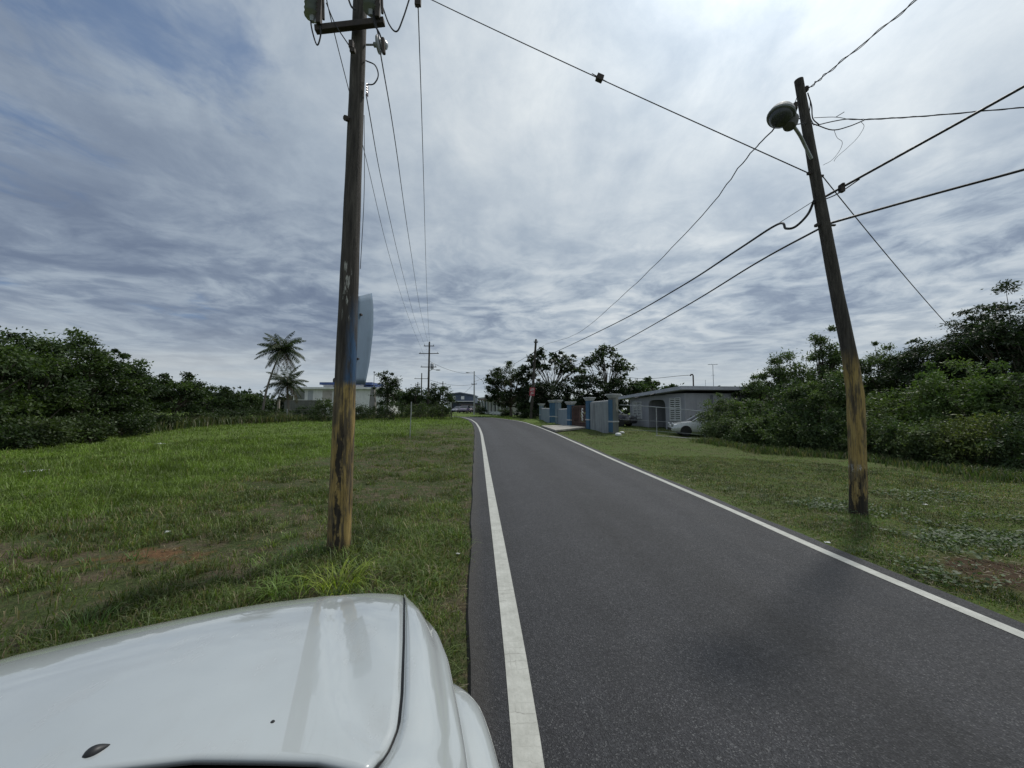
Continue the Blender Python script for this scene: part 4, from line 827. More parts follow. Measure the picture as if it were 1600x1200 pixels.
# field posts
def field_bits():
    g = G(582, 653.5); y = float(g[1]); t = thing('gate_post', 'grey concrete block pillar with thin lamp pipe at the far edge of the field', 'pillar', gz(g[0], y)); w = 11 / F * y; hh = (653 - 605) / F * y
    m = MB(); m.add([(x * w / 2 * (1 if z == 0 else .45), yy * w / 2 * (1 if z == 0 else .6), z * hh) for z in (0, 1) for x, yy in ((-1, -1), (1, -1), (1, 1), (-1, 1))], [(0, 1, 2, 3), (4, 5, 6, 7), (0, 1, 5, 4), (1, 2, 6, 5), (2, 3, 7, 6), (3, 0, 4, 7)]).build('pillar', M_conc, t, bevel=.02)
    h2 = (653 - 581) / F * y; MB().tube([(.08, 0, hh - .1), (.10, 0, h2)], .04, 8).build('pipe', M_galv, t); MB().box((.12, -.03, h2), (.22, .16, .12)).build('flood_lamp', M_blk, t, bevel=.02)
    g = G(640.5, 683); y = float(g[1]); hh = (683 - 628) / F * y; t = thing('sign_post', 'thin perforated steel sign post without a sign on the field', 'post', gz(g[0], y))
    MB().tube([(0, 0, -.1), (.03, 0, hh * .5), (.06, 0, hh)], .026, 6).build('post', M_galv, t); MB().box((.06, -.04, hh * .80), (.06, .02, hh * .38)).build('backing_strip', paint('pale_strip', (.30, .31, .30), .7), t)
    g = G(705, 655.5); y = float(g[1]); hh = .9; o = MB().tube([(0, 0, -.1), (0, 0, hh)], .04, 6).box((0, 0, hh), (.12, .1, .08)).build('marker_post', M_iron, loc=gz(g[0], y)); tag(o, 'short dark marker post beside the road bend', 'post')
field_bits()
def wirefence():
    t = thing('wire_fence', 'sagging wire fence on thin posts before the bushes at the far field edge', 'fence', (0, 0, 0)); pp = [G(x, y) for x, y in ((448, 659), (515, 657), (640, 652), (672, 651.5), (690, 651), (700, 650.8))]
    for a in pp: MB().tube([gz(a[0], a[1], -.1), gz(a[0], a[1], 1.35)], .035, 6).build('post', M_galv, t)
    w = MB()
    for a, b in zip(pp[:-1], pp[1:]):
        for z in (.4, .8, 1.25): w.tube(arc([gz(a[0], a[1], z), gz((a[0] + b[0]) / 2, (a[1] + b[1]) / 2, z - .05), gz(b[0], b[1], z)], 4), .012, 4)
    w.build('wire', M_wire, t)
wirefence()

# ------------------------------------------------------------------ white house with blue roof slab (left)
def window_part(parent, c, w, h, rz=0, slats=9, mat=None, nm='window', pane=True):
    """c centre on the wall plane; local x along wall, -y outward"""
    o = MB(); e = bpy.data.objects.new(nm, None)
    Mz = Matrix.Rotation(rz, 3, 'Z'); f = lambda x, y, z: Vector(c) + Mz @ Vector((x, y, z)); m = MB(); fr = .05
    for sx in (-1, 1): m.box(f(sx * (w / 2 - fr / 2), -.03, 0), (fr, .08, h), rz)
    for sz in (-1, 1): m.box(f(0, -.03, sz * (h / 2 - fr / 2)), (w - 2 * fr - .002, .078, fr), rz)
    m.box(f(0, -.032, 0), (.05, .08, h - 2 * fr - .002), rz)
    win = m.build(nm, mat or M_white, parent)
    if pane: MB().box(f(0, .005, 0), (w - .02, .02, h - .02), rz).build('pane', M_glass, win)
    s = MB()
    for i in range(slats):
        z = -h / 2 + fr + (i + .5) * (h - 2 * fr) / slats
        for sx in (-1, 1): s.box(f(sx * w / 4, -.03, z), (w / 2 - .08, .012, (h - 2 * fr) / slats * .55), rz, Matrix.Rotation(R(12), 3, 'X'))
    if slats: s.build('louvre', mat or M_white, win)
    return win
def white_house():
    y = 60; k = y / F; z = lambda py: (640 - py) * k + CH; X = lambda px: (px - 800) * k; g = float(H0(0, y)) - .2
    t = thing('house', 'low white flat roofed house with a blue roofed upper storey behind the palms', 'house', (0, 0, 0)); Mw = mat_wall('white_wall', (.82, .82, .80), .2); Mb = paint('blue_roof', (.04, .075, .20), .6, .3)
    def bx(a, b, zt, zb, yy, d, mat, nm): return MB().box(((X(a) + X(b)) / 2, yy + d / 2, (zt + zb) / 2), (X(b) - X(a), d, zt - zb), 0).build(nm, mat, t)
    bx(458, 606, z(608), g, y, 7, Mw, 'wall'); bx(453, 608, z(605), z(608) + .003, y - .5, 8, mat_wall('white_slab', (.84, .84, .82), .2), 'roof_slab')
    bx(495, 560, z(600), z(605) + .003, y + 2, 5, Mw, 'upper_wall'); r = bx(491, 575, z(596), z(600) + .003, y + 1.5, 6, Mb, 'roof')
    MB().lathe([(.1, 0), (.5, .02), (.52, .5), (.42, .75), (.12, .85)], (X(511), y + 3, z(596)), 16).build('water_tank', M_blk, r, smooth=True)
    bx(560, 575, z(601), z(605) + .003, y + 2.2, 3, Mb, 'lower_roof')
    for px, w in ((469, 1.35),): window_part(t, (X(px), y, z(617)), w, 1.35, 0, 8, M_galv)
    window_part(t, (X(517), y + 2, z(602.7)), 1.2, .4, 0, 3, M_galv)
    bx(481, 489, z(610), z(627), y - .04, .039, mat_wall('white_panel', (.44, .46, .48), .2), 'shutter')
    bx(504, 519, z(610), z(627), y - .04, .039, mat_wall('cream_panel', (.50, .46, .42), .2), 'shutter')
    o = thing('garden_wall', 'low grey block wall in front of the white house at left', 'wall', (0, 0, 0)); y2 = 55; k2 = y2 / F
    MB().box(((475 - 800) * k2, y2, (CH + (640 - 626) * k2 + g) / 2), (60 * k2, .2, CH + 14 * k2 - g)).build('blocks', mat_wall('grey_block', (.20, .20, .19), .6, True), o); MB().box(((475 - 800) * k2, y2, CH + 14 * k2 + .04), (61 * k2, .26, .07)).build('coping', M_conc, o)
    o2 = MB().box(((449 - 800) * k2, y2 - 2, 1.7), (.25, .25, 2.4)).box(((449 - 800) * k2, y2 - 2, 2.95), (.34, .34, .1)).build('gate_post', mat_wall('pink_post', (.36, .31, .27), .4), bevel=.02); tag(o2, 'short pinkish gate post left of the grey block wall', 'pillar')
white_house()
# ------------------------------------------------------------------ far warehouse and far houses
def warehouse():
    y = 120; k = y / F; z = lambda py: (640 - py) * k + CH; X = lambda px: (px - 800) * k; g = 1.0
    t = thing('warehouse', 'dark blue grey gabled warehouse at the far end of the road', 'building', (0, 0, 0)); Mw = mat_wall('slate_wall', (.085, .11, .16), .3)
    pr = [(X(700), g), (X(740), g), (X(740), z(618)), (X(719), z(614.5)), (X(700), z(616.5))]
    MB().add([(a, yy, b) for yy in (y, y + 14) for a, b in pr], [(0, 1, 2, 3, 4), (9, 8, 7, 6, 5)] + [(i, (i + 1) % 5, (i + 1) % 5 + 5, i + 5) for i in (0, 1, 4)]).build('wall', Mw, t)
    MB().add([(a, yy, b + c) for c in (.02, .35) for yy in (y - .6, y + 14.6) for a, b in ((X(699), z(617)), (X(719), z(614.5)), (X(741), z(618.4)))], [(0, 1, 4, 3), (1, 2, 5, 4), (6, 9, 10, 7), (7, 10, 11, 8), (0, 6, 7, 1), (1, 7, 8, 2), (3, 4, 10, 9), (4, 5, 11, 10), (0, 3, 9, 6), (2, 8, 11, 5)]).build('roof', paint('slate_roof', (.12, .14, .19), .6), t)
    for px in (709, 723): MB().box((X(px), y - .05, z(621.5)), (.95, .08, .95)).build('window', M_white, t)
    for px in (702, 705.2): MB().box((X(px), y - .4, z(630)), (.30, .5, z(622.5) - z(637))).build('pillar', M_white, t)
    MB().box((X(725), y - 1.2, z(627.2)), (X(741) - X(707), 2.2, .22)).build('awning', M_white, t)
    for px in (709, 716, 723): MB().box((X(px), y - 2.1, (z(627.5) + g) / 2), (.18, .18, z(627.5) - g)).build('post', M_iron, t)
warehouse()
def roadside_house():
    t = thing('house', 'low pale house with white columns and porch at the road bend', 'house', (0, 0, 0)); y0, y1 = 70, 82
    a = np.array([XY(797, y0), y0]); b = np.array([XY(763, y1), y1]); d = unit(b - a); n = np.array([-d[1], d[0]]) * 1; L = np.linalg.norm(b - a); g = float(H0(0, 75)) - .15; rz = math.atan2(d[1], d[0])
    if n[0] < 0: n = -n
    Mw = mat_wall('cream_wall', (.46, .45, .42), .35); c = (a + b) / 2 + n * 3.5
    MB().box((c[0], c[1], g + 1.45), (L, 7, 2.9), rz).build('wall', Mw, t)
    c2 = (a + b) / 2 + n * 2.6
    MB().box((c2[0], c2[1], g + 3.05), (L + 1, 9.4, .28), rz).build('roof', paint('brown_fascia', (.17, .12, .10), .7), t)
    MB().box((c2[0], c2[1], g + 3.35), (L + 1.02, 9.0, .30), rz).build('parapet', mat_wall('parapet', (.40, .38, .36), .4), t)
    for i in range(7):
        p = a + (b - a) * (.04 + .92 * i / 6) - n * 1.6; MB().box((p[0], p[1], g + 1.45), (.26, .26, 2.9), rz).build('column', M_white, t)
    for i in range(4):
        p = a + (b - a) * (.14 + .24 * i) - n * .03; MB().box((p[0], p[1], g + 1.4), (1.0, .08, 1.6), rz).build('window', M_glass, t)
    p = (a + b) / 2 - n * 1.6; MB().box((p[0], p[1], g + .45), (L * .9, .12, .5), rz).build('railing', M_white, t)
roadside_house()
def far_block(label, px0, px1, topy, y, col, roofc):
    k = y / F; X = lambda px: (px - 800) * k; g = 1.0; zt = (640 - topy) * k + CH; w = X(px1) - X(px0); t = thing('house', label, 'house', (X((px0 + px1) / 2), y, g), 0, 'distant houses at the road end')
    MB().box((0, 3, (zt - g) / 2), (w, 6, zt - g)).build('wall', mat_wall('far_wall', col, .4), t); MB().box((0, 2.8, zt - g + .12), (w + .8, 7, .22)).build('roof', paint('far_roof_%s' % label[:6], roofc, .8), t)
    for i in range(3): MB().box((w * (i - 1) * .3, -.03, (zt - g) * .55), (w * .16, .05, 1.0)).build('window', M_glass, t)
    MB().box((w * .42, -.04, 1.0), (.8, .06, 2.0)).build('door', M_iron, t)
far_block('far low house with dark awning right of the grey lamp pole', 744, 760, 631, 100, (.12, .12, .13), (.05, .05, .06)); far_block('far teal carport house beside the pale porch house', 752, 764, 630, 88, (.07, .16, .20), (.10, .10, .12)); far_block('far mauve house under the warehouse awning', 720, 742, 632, 112, (.26, .20, .27), (.10, .09, .12))

# ------------------------------------------------------------------ gate wall
def gate_wall():
    blues = mat_wall('blue_pillar', (.06, .135, .22), .5); greyblue = mat_wall('greyblue_pillar', (.20, .25, .29), .6); cap = mat_wall('cap_plaster', (.46, .47, .47), .45); pan = mat_wall('panel_concrete', (.34, .36, .37), .8)
    spec = [(846, 48, 25, .42, greyblue, 'greyed blue capped pillar farthest along the gate wall'), (863, 38.5, 36, .42, blues, 'bright blue capped pillar of the close pair in the gate wall'), (872, 37, 38, .42, greyblue, 'grey blue capped pillar right beside the bright blue one of the pair'),
            (891.5, 32.3, 41, .44, blues, 'deep blue capped pillar left of the rust brown gate'), (921, 29.5, 50, .42, blues, 'blue capped pillar right of the rust brown gate'), (958, 26, 62, .46, mat_wall('peeling_pillar', (.16, .17, .165), .8), 'tallest peeling pillar with cap at the near end of the gate wall')]
    pts = []
    for i, (px, y, hp, w, m, lab) in enumerate(spec):
        x = XY(px, y); h = hp / F * y; b = gz(x, y, -.05); rz = R(24); t = thing('gate_pillar', lab, 'pillar', b, rz, 'capped pillars of the gate wall'); pts.append((x, y, h))
        MB().box((0, 0, h / 2 - .12), (w, w, h - .24)).build('shaft', m, t, bevel=.012)
        c = MB(); c.box((0, 0, h - .20), (w + .08, w + .08, .075)).box((0, 0, h - .12), (w + .17, w + .17, .08)).box((0, 0, h - .035), (w + .26, w + .26, .085)).build('cap', cap, t, bevel=.015)
        MB().box((0, 0, h * .31), (w + .05, w + .05, .09)).build('band', cap, t, bevel=.01)
        if i == 5:
            MB().box((-w / 2 - .003, 0, h / 2 - .12), (.012, w * .96, h - .5)).build('paint_coat', blues, t)
            mm = MB(); rows = [(.02, .62), (.10, .55), (.14, .66), (.08, .78), (.16, .86), (.21, .93)]
            mm.add([(w / 2 - .23 + .0, -w / 2 - .006, h * .95 * .9)] + [(w / 2 - .02 - q, -w / 2 - .006, h * z) for q, z in [(.0, .92), (.20, .90), (.22, .80), (.12, .72), (.20, .62), (.10, .54), (.0, .60)]], [(1, 2, 3, 4, 5, 6, 7)]).build('bare_patch', mat_wall('bare_plaster', (.30, .29, .25), .3), t)
    def panel(i, j, h0, h1, lab, mat):
        (x0, y0, _), (x1, y1, _) = pts[i], pts[j]; a, b = np.array([x0, y0]), np.array([x1, y1]); d = unit(b - a); a = a + d * .27; b = b - d * .27; n = np.array([-d[1], d[0]]) * .08; L = np.linalg.norm(b - a)
        o = Vector(gz(*a)); m = MB(); z0, z1 = 0, float(HG(*b) - HG(*a)); K = 12; rows = []
        vs = []
        for q, zb, ht in ((a, z0, h0), (b, z1, h1)):
            for s in (-1, 1): vs += [(*(q + n * s - a), zb - .1), (*(q + n * s - a), zb + ht)]
        m.add(vs, [(0, 1, 3, 2), (4, 6, 7, 5), (0, 4, 5, 1), (2, 3, 7, 6), (1, 5, 7, 3), (0, 2, 6, 4)]); ob = thing('wall_panel', lab, 'wall', o, 0, 'wall panels between the pillars'); m.build('panel', mat, ob)
        r = MB()
        for k in range(int(L / .22)): p = d * (.1 + k * .22); s_ = (.1 + k * .22) / L; hh = h0 * (1 - s_) + h1 * s_; r.box((p[0] - n[0] * 1.08, p[1] - n[1] * 1.08, (z1 * s_) + hh / 2 - .03), (.05, .03, hh - .12), math.atan2(d[1], d[0]))
        if mat is pan and i == 4: r.build('rib', mat, ob)
        c = MB(); q = a - a; e = b - a
        c.tube([(0, 0, h0 + .03), (e[0], e[1], z1 + h1 + .03)], .055, 4); c.build('coping', cap, ob)
    smooth_p = mat_wall('smooth_panel', (.27, .31, .36), .3)
    panel(4, 5, 1.92, 2.12, 'stained ribbed concrete wall panel beside the tallest peeling pillar', pan); panel(2, 3, 1.30, 1.50, 'smooth blue grey wall panel left of the deep blue pillar', smooth_p); panel(0, 1, 1.30, 1.38, 'smooth blue grey wall panel farthest down the gate wall', smooth_p)
    (x0, y0, _), (x1, y1, _) = pts[3], pts[4]; a, b = np.array([x0, y0]), np.array([x1, y1]); d = unit(b - a); rz = math.atan2(d[1], d[0]); a = a + d * .26; L = np.linalg.norm(b - a) - .26; t = thing('gate', 'rust brown metal gate with pale scroll ornament between two blue pillars', 'gate', gz(*a), rz)
    Mr = paint('rusty_brown', (.105, .062, .052), .8, .5); m = MB(); H_ = 1.72
    for s in (0, .5, 1): m.box((L * s, 0, H_ / 2 + .05), (.07, .06, H_))
    for z in (.1, .42, H_ * .97): m.box((L / 2, .001, z + .05), (L, .055, .07))
    m.build('frame', Mr, t); m = MB(); [m.box((L * k / 22, .01, H_ / 2 + .05), (.03, .025, H_ - .1)) for k in range(1, 22)]; m.build('bars', Mr, t); m = MB(); m.box((L * .5, .03, .28), (L - .1, .02, .42)); m.box((L * .25, .04, 1.0), (L * .4, .015, 1.1)); m.build('sheet', paint('rusty_sheet', (.085, .055, .048), .85, .5), t)
    m = MB(); 
    for (zc_, r_) in ((1.42, .10), (1.16, .13), (.88, .10), (.68, .07)): m.tube([(L * .70 + r_ * math.cos(q) * .8, -.05, zc_ + r_ * math.sin(q)) for q in np.linspace(0, 5.2, 14)], .035, 6)
    m.build('scroll', M_white, t)
    return pts
GP = gate_wall()
# ------------------------------------------------------------------ grey house
def grey_house():
    a = np.array([XY(984, 35), 35.]); b = np.array([XY(1070, 27), 27.]); d = unit(b - a); L = np.linalg.norm(b - a); rz = math.atan2(d[1], d[0]); g = float(H0(0, 29)) - .12
    t = thing('house', 'grey single storey house with low gabled slab roof and louvred windows behind the wall', 'house', (a[0], a[1], g), rz)
    Mw = mat_wall('grey_house_wall', (.34, .345, .37), .35); Mf = mat_wall('fascia', (.46, .47, .52), .25); dp = 9.5
    hw = 2.62
    # local x runs toward the camera along the front (road side is -y ... sign fixed below), body behind
    sgn = -1 if (Matrix.Rotation(rz, 3, 'Z') @ Vector((0, 1, 0))).x < 0 else 1
    sy = sgn                                              # +sy = away from the road
    def bx(x0, x1, y0, y1, z0, z1, nm, m, par=t, bev=0): return MB().box(((x0 + x1) / 2, sy * (y0 + y1) / 2, (z0 + z1) / 2), (x1 - x0, abs(y1 - y0), z1 - z0)).build(nm, m, par, bevel=bev)
    ax0, ax1 = L * .40, L * .70                          # arched porch opening
    bx(0, ax0, 0, .2, 0, hw, 'front_wall', Mw); bx(ax1, L, 0, .2, 0, hw + .1, 'front_wall', Mw)
    # arch head
    K = 14; m = MB(); w = ax1 - ax0; vs = []
    for i in range(K + 1):
        x = ax0 + w * i / K; za = 2.0 + .36 * math.sqrt(max(0, 1 - (2 * i / K - 1) ** 4))
        vs += [(x, 0, za), (x, 0, hw + .05), (x, sy * .2, za), (x, sy * .2, hw + .05)]
    m.add(vs, [(4 * i, 4 * i + 4, 4 * i + 5, 4 * i + 1) for i in range(K)] + [(4 * i + 2, 4 * i + 3, 4 * i + 7, 4 * i + 6) for i in range(K)] + [(4 * i, 4 * i + 2, 4 * i + 6, 4 * i + 4) for i in range(K)]).build('arch', Mw, t)
    bx(0, L, 1.9, 2.1, 0, hw, 'inner_wall', mat_wall('porch_wall', (.05, .11, .17), .3)); bx(ax0 - .2, ax0, .2, 1.9, 0, hw, 'porch_side', Mw); bx(ax1, ax1 + .2, .2, 1.9, 0, hw, 'porch_side', Mw)
    dr = bx(ax0 + w * .42, ax0 + w * .80, 1.82, 1.9, 0, 2.1, 'door', paint('door_dark', (.035, .035, .045), .6)); bx(ax0 + w * .74, ax0 + w * .77, 1.78, 1.82, 1.0, 1.08, 'handle', M_galv, dr)
    bx(ax0 + .02, ax0 + w - .02, -.06, .24, -.1, .10, 'step', M_conc)
    MB().box((L - .1, sy * (dp / 2 + .1), hw / 2 + .05), (.2, dp - .21, hw + .1)).build('side_wall', Mw, t); bx(0, .2, .2, dp, 0, hw, 'side_wall', Mw); bx(.2, L - .2, dp - .2, dp, 0, hw, 'back_wall', Mw)
    # low gable slab roof: fascia follows the slope
    zl, zr, zk = 2.52, 2.95, 2.86; o = .55; pr = [(-1.3, zl), (L + .45, zr)]
    vs = []
    for y_ in (-o, dp + o):
        for x, z in pr: vs += [(x, sy * y_, z), (x, sy * y_, z + .24)]
    MB().add(vs, [(0, 2, 3, 1), (4, 5, 7, 6), (0, 4, 6, 2), (1, 3, 7, 5), (0, 1, 5, 4), (2, 6, 7, 3)]).build('roof', Mf, t)
    rf = t
    rzq = 0
    wm = M_white
    # windows
    ob = window_part(t, (L * .17, -sy * .0, 1.55), 1.5, 1.45, 0 if sy > 0 else math.pi, 10); ob2 = window_part(t, (L * .86, 0, 1.62), 1.35, 1.65, 0 if sy > 0 else math.pi, 11)
    MB().tube([(L * .36, -sy * .62, 2.62), (L * .36, -sy * 1.0, 2.5)], .06, 8).build('roof_lamp', M_blk, t); MB().tube([(L * .66, -sy * .62, 2.78), (L * .66, -sy * 1.0, 2.66)], .06, 8).build('roof_lamp', M_blk, t)
    m = MB().box((L + .04, sy * 2.4, 1.9), (.08, .28, .36)).build('meter_box', M_white, t)
    MB().box((L + .02, sy * 4.4, 1.6), (.06, 1.2, 1.1)).build('window', M_glass, t)
    # things on the roof
    def rp_(px, y, zt): x_ = XY(px, y); return Vector((x_, y, zt))
    p = rp_(1117, 31, 3.0); o = MB().lathe([(.28, 0), (.30, .02), (.30, .42), (.26, .45)], (0, 0, 0), 14).build('roof_cistern', paint('rusty_drum', (.16, .10, .08), .7, .5), loc=(p.x, p.y, 3.06), smooth=True); tag(o, 'squat rusty brown drum on the grey house roof', 'drum')
    p = rp_(1120.5, 31, 3.0); an = thing('antenna', 'thin metal antenna mast with flat top bar above the grey house', 'antenna', (p.x, p.y + .5, 3.05)); hh = (640 - 568) / F * 31 + CH - 3.05
    MB().tube([(0, 0, 0), (0, 0, hh)], .022, 6).build('mast', M_galv, an); MB().box((0, 0, hh), (.80, .03, .03)).box((-.2, 0, hh), (.02, .5, .02)).box((.2, 0, hh), (.02, .4, .02)).box((0, 0, hh * .62), (.3, .02, .02)).build('elements', M_galv, an)
    p = rp_(1084, 34, 3.0); sm_ = thing('service_mast', 'dark electrical service mast with hooked head above the grey house roof', 'mast', (p.x, p.y, 2.9)); hh = (640 - 585) / F * 34 + CH - 2.9
    MB().tube([(0, 0, 0), (0, 0, hh - .1), (-.05, 0, hh), (-.18, 0, hh), (-.24, 0, hh - .12)], .06, 8).build('pipe', M_iron, sm_, smooth=True)
    p = rp_(1103, 34, 3.0); o = MB().tube([(0, 0, 0), (0, 0, 1.2)], .015, 5).box((0, 0, .02), (.08, .08, .04)).build('aerial_rod', M_galv, loc=(p.x, p.y, 3.05)); tag(o, 'thin short rod aerial between mast and antenna on the roof', 'aerial')
grey_house()
def yard_fence():
    t = thing('chain_fence', 'sagging wire fence with slim post in front of the grey house', 'fence', (0, 0, 0)); q = [(968, 25.8, 632.5), (1025, 24.2, 636), (1100, 21.5, 643)]; w = MB(); pp = []
    for px, y, tp in q:
        x = XY(px, y); z = (640 - tp) / F * y + CH; pp.append(Vector((x, y, z)))
    for a in pp[1:]: MB().tube([Vector(gz(a.x, a.y, -.1)), a + Vector((0, 0, .02))], .03, 8).build('post', M_galv, t)
    for f_, r_ in ((1.0, .026), (.5, .01), (.15, .01)):
        w.tube(arc([Vector((a.x, a.y, float(HG(a.x, a.y)) + (a.z - float(HG(a.x, a.y))) * f_)) for a in pp], 8), r_, 5)
    w.build('rail', M_galv, t)
    # kerb of the yard
    vs = [G(1025, 681), G(1100, 686.5)]; m = MB().tube([tuple(vs[0] + [0, 0, -.01]), tuple(vs[1] + [0, 0, -.01])], .05, 4).build('yard_kerb', M_conc); tag(m, None, None, kind='structure')
    for i, (px, py, lab) in enumerate([(972, 676, 'pale broken rubble lump at the foot of the tallest peeling pillar'), (966, 680, 'flat rubble piece in the grass before the tallest pillar'), (1012, 664.5, 'small white bucket standing at the porch step')]):
        g_ = G(px, py); s = (.16, .2, .13)[i]; b = MB().lathe([(s * .6, 0), (s, s * .3), (s * .9, s * .8 if i < 2 else s * 2.6), (s * .4, s * (1 if i < 2 else 2.9))], (0, 0, 0), 7 if i < 2 else 12).build('rubble' if i < 2 else 'bucket', M_white, loc=gz(g_[0], g_[1])); tag(b, lab, 'rubble' if i < 2 else 'bucket')
yard_fence()
# ------------------------------------------------------------------ parked cars (generic builder)
def parked_car(label, x, y, rz, col, tall=0., z=None, metal=.1):
    t = thing('parked_car', label, 'car', gz(x, y) if z is None else (x, y, z), rz, None); pm = paint('car_paint_%.2f_%.2f_%.2f' % col, col, .25, .05, coat=1., bs=0, metal=metal)
    prof = [(2.15, .35, .52, .72), (2.05, .28, .66, .82), (1.75, .25, .76, .86), (1.0, .24, .88, .88), (.6, .24, .93, .88), (-1.3, .24, .95, .88), (-1.85, .26, .93, .85), (-2.1, .32, .80, .78), (-2.18, .40, .60, .70)]
    rows = []
    for (yy, zb, zt, w) in prof: zt += tall * .2; rows.append([(-w * .9, yy, zb), (-w, yy, zb + .12), (-w, yy, zb + (zt - zb) * .6), (-w * .93, yy, zt - .02), (-w * .6, yy, zt + .02), (0, yy, zt + .035), (w * .6, yy, zt + .02), (w * .93, yy, zt - .02), (w, yy, zb + (zt - zb) * .6), (w, yy, zb + .12), (w * .9, yy, zb)])
    m = MB().grid(rows); n = 11; m.f.append(tuple(range(n))); m.f.append(tuple(range(8 * n + n - 1, 8 * n - 1, -1))); m.build('body', pm, t, smooth=True)
    zb = .92 + tall * .2; zt = 1.42 + tall * .35
    gh = [(.95, zb, .74), (.15, zt, .60), (-.95, zt, .60), (-1.75, zb, .72)]; rows = [[(-w, yy, zz), (-w * .8, yy, zz + .015), (0, yy, zz + .03), (w * .8, yy, zz + .015), (w, yy, zz)] for yy, zz, w in gh]
    m = MB(); m.grid(rows[0:2]).build('windscreen', M_glass, t, smooth=True); MB().grid([[(p[0] * 1.02, p[1], p[2] + .01) for p in r] for r in rows[1:3]]).build('roof', pm, t, smooth=True, solid=.05); MB().grid(rows[2:4]).build('rear_window', M_glass, t, smooth=True)
    for s in (-1, 1):
        q = [(s * gh[0][2], gh[0][0], zb - .02), (s * gh[1][2], gh[1][0], zt), (s * gh[2][2], gh[2][0], zt), (s * gh[3][2], gh[3][0], zb - .02)]
        MB().add(q, [(0, 1, 2, 3)]).build('side_window', M_glass, t, solid=.01)
        MB().tube([Vector(q[0]) + Vector((0, 0, .02)), Vector(q[1])], .028, 6).tube([(s * .64, -.35, zb), (s * .595, -.35, zt)], .028, 6).tube([Vector(q[2]), Vector(q[3]) + Vector((0, 0, .02))], .035, 6).build('pillar', pm, t)
        MB().lathe([(.02, -.06), (.13, -.04), (.15, 0), (.12, .05), (.02, .06)], (s * .62, 2.08, .66 + tall * .15), 12, Matrix.Scale(1.3, 3, (1, 0, 0)) @ Matrix.Rotation(R(90), 3, 'X')).build('headlight', M_porc, t, smooth=True)
        MB().box((s * .66, -2.14, .74 + tall * .15), (.28, .08, .14)).build('tail_light', paint('tail_red', (.25, .01, .01), .3), t)
        for yy in (1.35, -1.35):
            wl = MB().lathe([(.20, -.10), (.30, -.10), (.32, -.07), (.32, .07), (.30, .10), (.20, .10)], (s * .80, yy, .32), 22, M90).build('wheel', M_rubber, t, smooth=True)
            mm = MB().lathe([(.05, -.02), (.195, -.06), (.2, -.10), (.2, .10), (.195, .06), (.05, .02)], (s * .80, yy, .32), 18, M90).build('rim', paint('alloy', (.20, .21, .22), .4, .2, metal=.6), wl, smooth=True)
        MB().lathe([(.03, -.01), (.06, .0), (.05, .07), (.02, .09)], (s * .86, .72, zb), 8).build('mirror', pm, t)
    MB().box((0, 2.15, .42), (1.1, .06, .16)).build('grille', M_blk, t, bevel=.02)
    return t
y = 23.3; parked_car('white car beside the shrubs in front of the grey house', XY(1118, y), y + 1.2, R(78), (.55, .57, .58))
y = 33.0; parked_car('dark minivan with pale windscreen half hidden behind the tallest gate pillar', XY(962, y) - .3, y + 1.0, R(-128), (.030, .026, .032), 1.0)
y = 86; parked_car('small dusky purple car parked at the far road bend', XY(727, y), y, R(170), (.09, .06, .12), .5, 1.0)
parked_car('small pale far car left of the purple one', XY(717, 92), 92, R(150), (.26, .24, .30), .2, 1.0); parked_car('small dark red far car right of the purple one', XY(737, 90), 90, R(185), (.07, .03, .04), .4, 1.0)
for lab, px, y, ty, n in [('dark bush at the foot of the far grey lamp pole', 749, 76, 634, 1800), ('low green bush at the roadside below the spiky tree', 790, 63, 640, 1800), ('leafy bush hugging the red poster pole from behind', 820, 54, 628, 2600), ('dark climbing bush beside the first gate wall pillar', 838, 51, 630, 2000)]:
    x = XY(px, y); ht = (640 - ty) / F * y + CH - float(HG(x, y)); tree('shrub', lab, gz(x, y), [(0, 0, ht * .5, 1.2, .9, ht * .48), (.4, 0, ht * .3, 1.1, .8, ht * .3)], n, .2, (.038, .062, .022), 'shrub', 'roadside bushes near the bend', ncl=30, clr=.5, trunk_r=.04, stems=3, limbs=9, trunk_h=.3)

